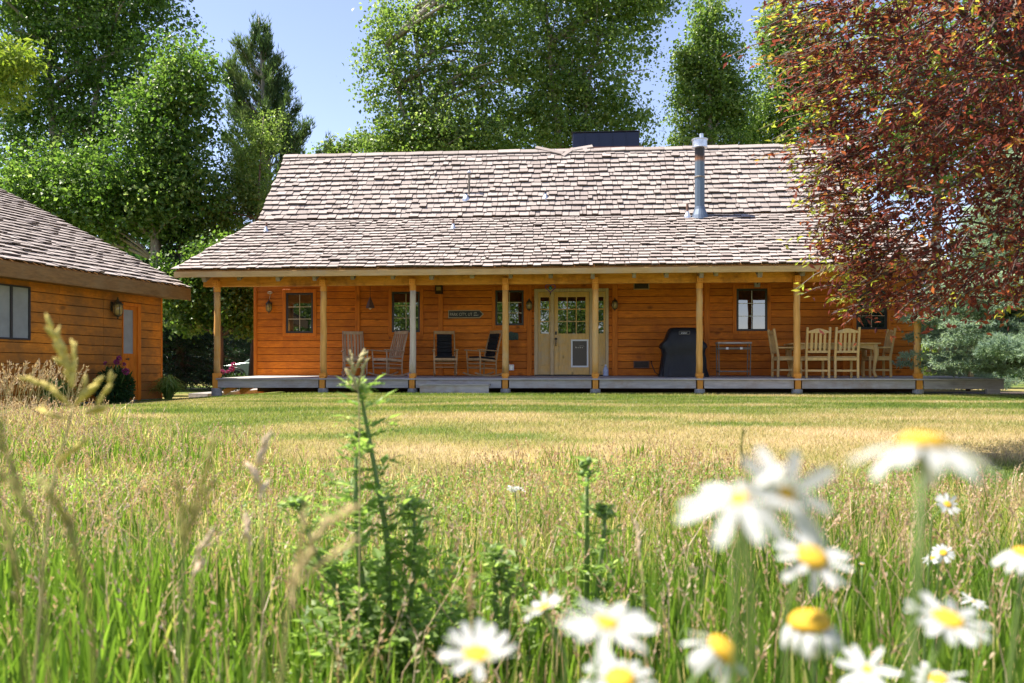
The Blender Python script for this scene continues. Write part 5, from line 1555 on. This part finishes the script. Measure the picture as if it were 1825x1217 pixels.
# low small leaved weeds
x, y = scatter(60000, 1.0, 5.0, False)
k = vnoise(x * 1.1 + 70, y * 1.1 + 3) > .36; x, y = x[k], y[k]; n = len(x)
P = np.stack([x, y, gz(x, y) + NP.random(n) ** 1.3 * (.16 * (vnoise(x * 1.6, y * 1.6 + 33)) + .05)], 1)
L = NP.uniform(.009, .024, n)
o = leaves('clover', P, rdir(n, .2), rdir(n, 1.2), L, L * .75, M['thistle'], None, np.clip(NP.normal(.55, .22, n), 0, 1))
setp(o, 'low small leaved weeds growing among the meadow grass', 'weeds', None, 'stuff')
# straw stems with seed heads
def seed_stems():
    x, y = scatter(12000, 1.5, 10.0)
    n = len(x); z = gz(x, y)
    left = 1 - sstep(x / y, -.45, -.1)
    h = NP.uniform(.14, .29, n) * (1.15 - .55 * sstep(y, 2.5, 5.5) + .30 * left * sstep(y, 5, 8))
    fw = NP.normal(0, .25, (n, 2))
    a = NP.uniform(0, 6.28, n); sd = np.stack([np.cos(a), np.sin(a), 0 * a], 1); w = (.0009 + .0003 * y)[:, None]
    base = np.stack([x, y, z], 1)
    mid = base + np.stack([fw[:, 0] * h * .25, fw[:, 1] * h * .25, h * .6], 1)
    top = base + np.stack([fw[:, 0] * h, fw[:, 1] * h, h], 1)
    V = np.stack([base - sd * w, base + sd * w, mid - sd * w, mid + sd * w, top], 1).reshape(-1, 3)
    b = np.arange(n)[:, None] * 5
    FA = np.concatenate([b + np.array(q)[None] for q in ((0, 1, 3), (0, 3, 2), (2, 3, 4))])
    tone = np.clip(NP.normal(.80, .12, n), 0, 1)
    # spikelets
    m = 11
    u = NP.uniform(.72, 1.03, (n, m, 1))
    c = mid[:, None] + (top - mid)[:, None] * ((u - .6) / .4)
    d = unit((top - mid)[:, None] + NP.normal(0, .10, (n, m, 3)) * h[:, None, None] * 1.3)
    s2 = unit(np.cross(d, NP.normal(size=(n, m, 3)))); L = NP.uniform(.010, .020, (n, m, 1)); ww = NP.uniform(.0011, .0022, (n, m, 1)) * (1 + .30 * y)[:, None, None]
    S = np.stack([c, c + d * L * .5 + s2 * ww, c + d * L, c + d * L * .5 - s2 * ww], 2).reshape(-1, 3)
    i = np.arange(n * m) * 4 + len(V)
    FB = np.concatenate([np.stack([i, i + 2, i + 1], 1), np.stack([i, i + 3, i + 2], 1)])
    rn = np.concatenate([np.repeat(tone, 5), np.repeat(np.clip(np.repeat(tone, m) + NP.normal(0, .1, n * m), 0, 1), 4)])
    mat = leafmat('seed_head', [(0, (.20, .20, .07)), (.5, (.42, .30, .14)), (.75, (.50, .33, .22)), (1, (.60, .48, .34))], .4, tmul=1.2)
    o = np_mesh('seed_grass', np.concatenate([V, S]), np.concatenate([FA, FB]), mat, None, rn)
    setp(o, 'straw coloured grass stems with wispy seed heads', 'grass', None, 'stuff')
seed_stems()
# ---------------------------------------------------------------- flowers and stalks close to the viewer
def ground_under(p):
    return Vector((p.x, p.y, float(gz(p.x, p.y)) - .02))

def daisy(label, px, py, size, tilt=(0, 0), reflex=0.0, dia=.052, n=19, disc=.30, dome=.45, lean=(0, 0), seed=0):
    """px, py centre of the disc; size across in photo pixels; tilt = lean of the face to the right / towards the viewer (degrees)"""
    Y = dia * F / size
    c = at(px, py, Y)
    q = random.Random(seed + 17)
    b = ground_under(c + Vector((lean[0] * .1, .10 + lean[1] * .1, 0)))
    t = thing('daisy', label, 'daisy', b, 0, 'white daisies close to the viewer')
    Rm = Matrix.Rotation(rad(tilt[1]), 3, 'X') @ Matrix.Rotation(rad(tilt[0]), 3, 'Y')
    nrm = Rm @ Vector((0, 0, 1))
    rd = dia / 2 * disc * .93; rp = dia / 2; dome = dome * .72
    o = c - b
    mb = MB()
    prof = [(rd * .55, -.10 * rd), (rd, .0), (rd * .97, dome * rd * .45), (rd * .75, dome * rd * .85), (rd * .4, dome * rd * 1.02), (rd * .05, dome * rd * 1.0)]
    mb.lathe(prof, (0, 0, 0), 20)
    mb.v = [tuple(Rm @ Vector(v) + o) for v in mb.v]
    head = mb.build('disc', M['disc'], t, smooth=True)
    cup = MB().lathe([(.0022, -.30 * rd), (rd * .6, -.26 * rd), (rd * .9, -.08 * rd)], (0, 0, 0), 14)
    cup.v = [tuple(Rm @ Vector(v) + o) for v in cup.v]
    cup.build('calyx', M['stemgreen'], head)
    a0 = q.uniform(0, 1)
    for k in range(n):
        a = 2 * math.pi * (k + a0) / n + q.gauss(0, .07)
        L = (rp - rd * .75) * q.uniform(.88, 1.06); w = rp * .235 * q.uniform(.85, 1.2)
        dr = reflex + q.gauss(0, .22); tw = q.gauss(0, .25)
        V = []; FA = []
        for i, (u, ww) in enumerate(((0, .35), (.25, .80), (.55, 1.0), (.82, .92), (.96, .55), (1.0, .25))):
            r = rd * .75 + L * u * math.cos(dr * u); z = -.02 * rd - L * math.sin(dr) * u ** 1.3
            for sgn in (-1, 0, 1):
                x = r; y = sgn * w * ww / 2; zz = z + (.06 * w if sgn else 0) + y * tw
                V.append((x * math.cos(a) - y * math.sin(a), x * math.sin(a) + y * math.cos(a), zz))
        for i in range(5):
            for j in range(2):
                p0 = i * 3 + j
                FA.append((p0, p0 + 3, p0 + 4, p0 + 1))
        pm = MB(); pm.add([tuple(Rm @ Vector(v) + o) for v in V], FA)
        pm.build('petal', M['petal'], t, smooth=True)
    s0 = o - nrm * (.3 * rd)
    s1 = o - nrm * .05
    pts = [s0, s1, s1.lerp(Vector((0, 0, 0)), .45) + Vector((q.uniform(-.01, .01), q.uniform(-.01, .01), 0)), Vector((0, 0, 0))]
    MB().tube(pts, [.0017, .0018, .0021, .0024], 7).build('stem', M['stemgreen'], t, smooth=True)
    return t
daisy('highest daisy, very blurred, seen from the side with hanging petals', 1645, 795, 262, (4, -4), .50, .058, 13, .34, .75, seed=1)
daisy('blurred daisy facing the viewer, tucked against its twin', 1402, 880, 225, (12, 55), .05, .054, 9, .16, .5, seed=2)
daisy('blurred daisy tilted aside, its petals overlapping its twin', 1315, 888, 240, (-14, 26), .35, .056, 9, .16, .4, seed=3)
daisy('daisy with a large yellow centre below the blurred pair', 1447, 993, 140, (8, 36), .10, .052, 14, .42, .6, seed=4)
daisy('daisy with wide flat petals near the lower right corner', 1690, 1103, 150, (6, 22), .0, .054, 13, .38, .35, seed=5)
daisy('daisy with a tall yellow dome and drooping petals near the bottom', 1443, 1113, 150, (-6, 4), 1.10, .056, 15, .52, .85, seed=6)
daisy('daisy leaning right with a golden side facing centre', 1287, 1160, 150, (34, 22), .75, .054, 14, .44, .8, seed=7)
daisy('open daisy in the middle with petals spread to both sides', 1082, 1110, 178, (10, 16), .12, .052, 13, .26, .4, seed=8)
daisy('open daisy lowest in the middle, seen over its front petals', 850, 1166, 148, (3, 14), -.30, .052, 18, .36, .4, seed=9)
daisy('daisy seen edge on, tipped up to the right', 968, 1082, 88, (-24, -4), -.12, .046, 18, .4, .3, seed=10)
daisy('daisy cut by the bottom edge below the middle one', 1105, 1212, 150, (0, 20), .10, .052, 14, .40, .7, seed=11)
daisy('daisy cluster flower low beside the tall domed one', 1545, 1192, 115, (-8, 24), .05, .048, 14, .18, .4, seed=12)
daisy('small sharp daisy at the right above the meadow', 1689, 899, 46, (10, 50), .05, .046, 15, .34, .5, seed=13)
daisy('small sharp daisy leaning left below the other small one', 1681, 985, 40, (-12, 48), .12, .044, 14, .36, .5, seed=14)
daisy('small daisy seen from the side beside the lower small one', 1662, 994, 36, (-30, 8), .2, .040, 14, .3, .4, seed=19)
daisy('blurred daisy cut by the right edge', 1826, 985, 118, (0, 10), .55, .050, 14, .34, .5, seed=15)
daisy('small daisy behind the wide flat one', 1736, 1072, 48, (20, 12), .1, .044, 13, .2, .3, seed=16)
daisy('daisy cut by the bottom edge in the right corner', 1672, 1210, 105, (-14, 16), .35, .048, 13, .3, .4, seed=17)
daisy('half open daisy bud among the grass', 1536, 1006, 14, (0, 0), -1.1, .020, 10, .6, .5, seed=18)

def spray(name, label, Y, stem, heads, stem_w, mat, smat, cat='grass stalk', ydrift=0.0):
    """a grass stalk: stem polyline down to the ground and plump spikelets, all in photo pixels at distance Y"""
    pts = [at(x, y, Y) for x, y in stem]
    b = ground_under(pts[0])
    t = thing(name, label, cat, b, 0, 'single grass stalks close to the viewer')
    s = Y / F
    MB().tube([Vector((0, 0, 0))] + [p - b for p in pts], [stem_w * s * .5] * (len(pts)) + [stem_w * s * .3], 6).build('stem', smat, t, smooth=True)
    for (path, w) in heads:
        P = [at(x, y, Y + R.uniform(-.01, .01)) - b for x, y in path]
        # overlapping scales along the axis
        mb = MB(); k = 0
        tot = sum((P[i + 1] - P[i]).length for i in range(len(P) - 1))
        m = max(4, int(tot / (w * s * .75)))
        for i in range(m):
            u = i / m * (len(P) - 1); j = min(int(u), len(P) - 2); c = P[j].lerp(P[j + 1], u - j); d = (P[j + 1] - P[j]).normalized()
            tp = math.sin(math.pi * (.12 + .8 * i / m)) ** .6
            sd = Vector((R.gauss(0, .35), R.gauss(0, .35), R.gauss(0, .2)))
            e = (d + sd).normalized()
            r = w * s * .36 * tp; L = w * s * 1.7
            mb.tube([c, c + e * L * .3, c + e * L * .7, c + e * L], [r * .35, r, r * .75, r * .1], 6)
        mb.tube(P, [stem_w * s * .35] * len(P), 5)
        mb.build('spikelet', mat, t, smooth=True)
    return t
olive = plain('olive_seed_head', (.52, .42, .10), .8, nscale=150, namt=.3)
olivedk = plain('dark_olive_seed_head', (.24, .215, .05), .8, nscale=150, namt=.3)
pinkst = plain('pinkish_straw_head', (.58, .44, .30), .8, nscale=150, namt=.25)
spray('brome_stalk', 'golden blurred grass head with spread spikelets before the garage wall', 1.0, [(60, 1217), (85, 930), (99, 838), (118, 770), (131, 722)],
      [([(126, 690), (118, 631), (85, 574)], 19), ([(128, 690), (112, 640), (100, 588)], 14), ([(131, 690), (131, 655), (135, 610)], 14), ([(128, 726), (99, 698), (48, 670)], 16), ([(132, 722), (150, 700), (176, 678)], 16), ([(136, 722), (145, 700), (156, 678)], 14), ([(150, 735), (168, 728), (205, 668)], 16), ([(122, 745), (95, 742), (66, 728)], 11), ([(100, 835), (125, 805), (150, 785)], 12)], 5, olive, M['straw'])
spray('brome_stalk', 'dark olive blurred grass stalk at the very edge above the meadow', .48, [(88, 1217), (80, 1060), (60, 940), (35, 870)], [([(60, 940), (32, 870), (0, 770), (-12, 730)], 20), ([(45, 905), (18, 860), (-8, 830)], 14)], 6, olivedk, olivedk)
spray('brome_stalk', 'blurred olive grass stalk leaning left through the meadow', .55, [(168, 1217), (160, 1080), (140, 1000), (120, 930)], [([(140, 1000), (120, 930), (88, 880), (70, 850)], 15), ([(150, 1050), (132, 980), (126, 920)], 12)], 6, olivedk, olivedk)
spray('brome_stalk', 'blurred olive grass stalk rising in front of the sunny meadow', .60, [(318, 1217), (322, 1060), (328, 980), (338, 930)], [([(328, 985), (345, 900), (372, 820), (380, 785)], 14), ([(326, 990), (322, 920), (316, 850)], 13), ([(330, 960), (360, 900), (386, 845)], 10)], 6, olivedk, M['stemgreen'])
spray('brome_stalk', 'low blurred olive grass stalk near the left bottom corner', .55, [(48, 1217), (38, 1120), (28, 1010)], [([(40, 1110), (26, 1000), (8, 925)], 14)], 5, olivedk, olivedk)
spray('foxtail_stalk', 'pale pink seed head standing upright left of the thistle', .95, [(470, 1217), (468, 1050), (464, 890)], [([(464, 895), (460, 840), (468, 778)], 20)], 4, pinkst, M['straw'])
spray('foxtail_stalk', 'small pale pink seed head low left of the thistle', .95, [(452, 1217), (450, 1080), (446, 990)], [([(446, 992), (441, 955), (434, 925)], 14)], 4, pinkst, M['straw'])
spray('foxtail_stalk', 'drooping pale seed head in the left meadow', .9, [(330, 1217), (340, 1080), (345, 1010)], [([(345, 1010), (356, 975), (378, 950)], 14), ([(340, 1025), (352, 1010), (366, 1000)], 12)], 4, pinkst, M['straw'])
spray('brome_stalk', 'golden blurred arching grass head left of the thistle foot', .55, [(500, 1217), (512, 1100), (535, 1010), (560, 960)], [([(535, 1020), (560, 960), (600, 920), (640, 905)], 17), ([(530, 1040), (575, 1000), (640, 960)], 13), ([(515, 1085), (530, 1010), (545, 900)], 12)], 6, plain('tan_seed_head', (.46, .35, .16), .8, nscale=150), M['straw'])
spray('foxtail_stalk', 'rusty seed head among green blades in the bottom middle', .85, [(842, 1217), (841, 1130), (840, 1080)], [([(840, 1095), (838, 1050), (841, 1010)], 11)], 4, plain('rusty_seed_head', (.42, .26, .13), .8), M['straw'])
spray('plantain_stalk', 'thin dark plantain spike standing before the dry grass', 1.5, [(1332, 1150), (1328, 900), (1326, 830)], [([(1326, 832), (1322, 795), (1321, 762)], 6)], 2.5, olivedk, olivedk)
spray('foxtail_stalk', 'pinkish seed head beside the blurred daisies', 1.2, [(1150, 1150), (1146, 1040), (1142, 1000)], [([(1142, 1000), (1138, 965), (1134, 932)], 9)], 3, pinkst, M['straw'])
spray('brome_stalk', 'green and pink feathery grass head in front of the first rocking chair', 1.75, [(640, 1100), (641, 900), (640, 720), (637, 690)], [([(637, 695), (630, 672), (640, 640), (648, 628)], 10), ([(637, 692), (626, 662), (628, 630)], 9), ([(637, 690), (646, 662), (653, 640)], 8), ([(636, 696), (622, 684), (618, 660)], 6)], 3, plain('pink_green_head', (.40, .34, .16), .8, nscale=150), M['straw'])

def thistle(label, Y, stems, leaf, n_per, seed, bush=0, bx=0):
    q = random.Random(seed)
    p0 = at(*stems[0][0], Y); b = ground_under(p0)
    t = thing('thistle', label, 'thistle', b, 0, 'thistles in the meadow')
    st = MB(); C = []; D = []; Nn = []; L = []; rr = []
    for pts in stems:
        P = [at(x, y, Y + q.uniform(-.03, .03)) - b for x, y in pts]
        P[0] = Vector((P[0].x, P[0].y, 0))
        st.tube(P, [.0075 * (1 - .6 * i / (len(P) - 1)) * Y / 1.9 for i in range(len(P))], 7)
        m = n_per
        for i in range(m):
            u = (i + q.random()) / m
            u = .10 + .90 * u
            v = u * (len(P) - 1); j = min(int(v), len(P) - 2); c = P[j].lerp(P[j + 1], v - j)
            az = i * 2.4 + q.uniform(-.4, .4)
            d = Vector((math.cos(az), math.sin(az), q.uniform(.0, .9)))
            ln = leaf * (1.35 - .95 * u) * q.uniform(.7, 1.25)
            # lobed leaf: a row of toothed leaflets along a curved midrib
            k = 9
            prev = c
            for e in range(k):
                f = (e + .5) / k
                pos = c + d.normalized() * ln * f + Vector((0, 0, -.35 * ln * f * f))
                for sg in (-1, 1):
                    sdv = Vector((-d.y, d.x, .25 * q.uniform(-1, 1.4))) * sg
                    C.append(pos); D.append((sdv * .75 + d * .65 + Vector((0, 0, q.uniform(-.2, .5)))).normalized())
                    Nn.append((q.gauss(0, .4), q.gauss(0, .4), 1)); L.append(ln * .30 * (1 - .55 * f) * q.uniform(.6, 1.4)); rr.append(min(1, max(0, q.gauss(.5, .2))))
            C.append(c + d.normalized() * ln * .6); D.append(d.normalized()); Nn.append((0, 0, 1)); L.append(ln * .5); rr.append(.55)
        # bud cluster
        top = P[-1]
        bd = MB()
        for i in range(7):
            o = Vector((q.gauss(0, .011), q.gauss(0, .011), q.uniform(-.03, .008))) * (Y / 1.9)
            s = q.uniform(.006, .009) * Y / 1.9
            bd.lathe([(s * .3, -s), (s, -.3 * s), (s * .9, .5 * s), (s * .35, 1.1 * s)], top + o, 8)
            for e in range(4):
                C.append(top + o); D.append((q.gauss(0, 1), q.gauss(0, 1), q.uniform(-.2, .8))); Nn.append((q.gauss(0, 1), q.gauss(0, 1), 1)); L.append(.03 * q.uniform(.6, 1.2) * Y / 1.9); rr.append(q.uniform(.4, 1))
        bd.build('flower_buds', M['stemgreen'], t, smooth=True)
    for i in range(bush):
        a = q.uniform(0, 6.28); r = q.random() ** .6
        c = Vector((math.cos(a) * .20 * r + bx, math.sin(a) * .18 * r, q.random() ** 1.1 * (.44 - .24 * r)))
        C.append(c); D.append((q.gauss(0, 1), q.gauss(0, 1), q.uniform(-.2, .8))); Nn.append((q.gauss(0, .6), q.gauss(0, .6), 1)); L.append(q.uniform(.018, .042)); rr.append(min(1, max(0, q.gauss(.5, .22))))
    st.build('stem', M['stemgreen'], t, smooth=True)
    C = np.array([tuple(c) for c in C]); D = unit(np.array([tuple(d) for d in D])); L = np.array(L)
    leaves('leaf_mass', C, D, unit(np.array(Nn)), L, L * .50, M['thistle'], t, np.array(rr), .15)
thistle('tallest green thistle standing in front of the lawn', 1.95, [[(700, 1120), (690, 960), (672, 860), (656, 770), (642, 700), (637, 684)], [(690, 1120), (640, 1000), (634, 900), (634, 820), (640, 780)], [(712, 1120), (735, 1040), (740, 960), (735, 900)], [(670, 1120), (600, 1050), (560, 980), (528, 890)]], .105, 32, 3, 1500, -.02)
thistle('slender thistle with a round bud head beyond the blurred daisies', 2.2, [[(1046, 1060), (1046, 940), (1046, 880), (1046, 826)], [(1050, 1060), (1075, 960), (1080, 900)]], .075, 18, 8, 200)
thistle('short thistle among grass between the two taller ones', 2.0, [[(884, 1120), (882, 1040), (880, 985)], [(895, 1120), (905, 1060), (898, 1010)]], .08, 20, 12, 200)
ya = at(918, 872, 3.0); b = ground_under(ya)
t = thing('yarrow', 'small flat white flower head in the dry grass', 'flower', b, 0)
MB().tube([(0, 0, 0), (.01, 0, (ya.z - b.z) * .5), tuple(ya - b)], [.003, .0025, .002], 6).build('stem', M['stemgreen'], t, smooth=True)
n = 60; P = NP.normal(0, 1, (n, 3)) * np.array((.016, .012, .003)) + np.array(ya - b)
leaves('flower_head', P, rdir(n, .3), rdir(n, 2), np.full(n, .010), np.full(n, .009), M['petal'], t, NP.random(n))
# tall dry grass clump in front of the garage
gcl = []
for i in range(70):
    px = R.uniform(-20, 135); Y = R.uniform(11.3, 12.4)
    gcl.append((at(px, 700, Y).x, Y))
t_ = thing('dry_grass_clump', 'tall pinkish dry grass clump in front of the garage wall', 'grass clump', Vector((at(55, 700, 11.8).x, 11.8, float(gz(at(55, 700, 11.8).x, 11.8)))), 0)
V = []; FA = []; rn = []; sm = MB()
for (x, y) in gcl:
    z = float(gz(x, y)); h = R.uniform(.35, .72); ln_ = R.gauss(.10, .12)
    b = Vector((x, y, z)) - t_.location; tp = b + Vector((ln_, R.gauss(0, .06), h))
    sm.tube([b, b.lerp(tp, .5) + Vector((-.02, 0, .03)), tp], [.004, .003, .002], 5, False)
    for k in range(16):
        u = R.uniform(.62, 1.02); c = b.lerp(tp, u); d = ((tp - b).normalized() * .9 + Vector((R.gauss(.15, .4), R.gauss(0, .4), R.gauss(.1, .3)))).normalized(); s_ = d.cross(Vector((0, 1, .2))).normalized()
        L_ = R.uniform(.03, .065); w_ = R.uniform(.006, .011); i0 = len(V)
        V += [c, c + d * L_ * .5 + s_ * w_, c + d * L_, c + d * L_ * .5 - s_ * w_]; FA.append((i0, i0 + 1, i0 + 2, i0 + 3)); rn += [R.uniform(.6, 1)] * 4
np_mesh('seed_heads', np.array([tuple(v) for v in V]), np.array(FA), bpy.data.materials['seed_head'], t_, np.array(rn))
sm.build('stems', M['straw'], t_)
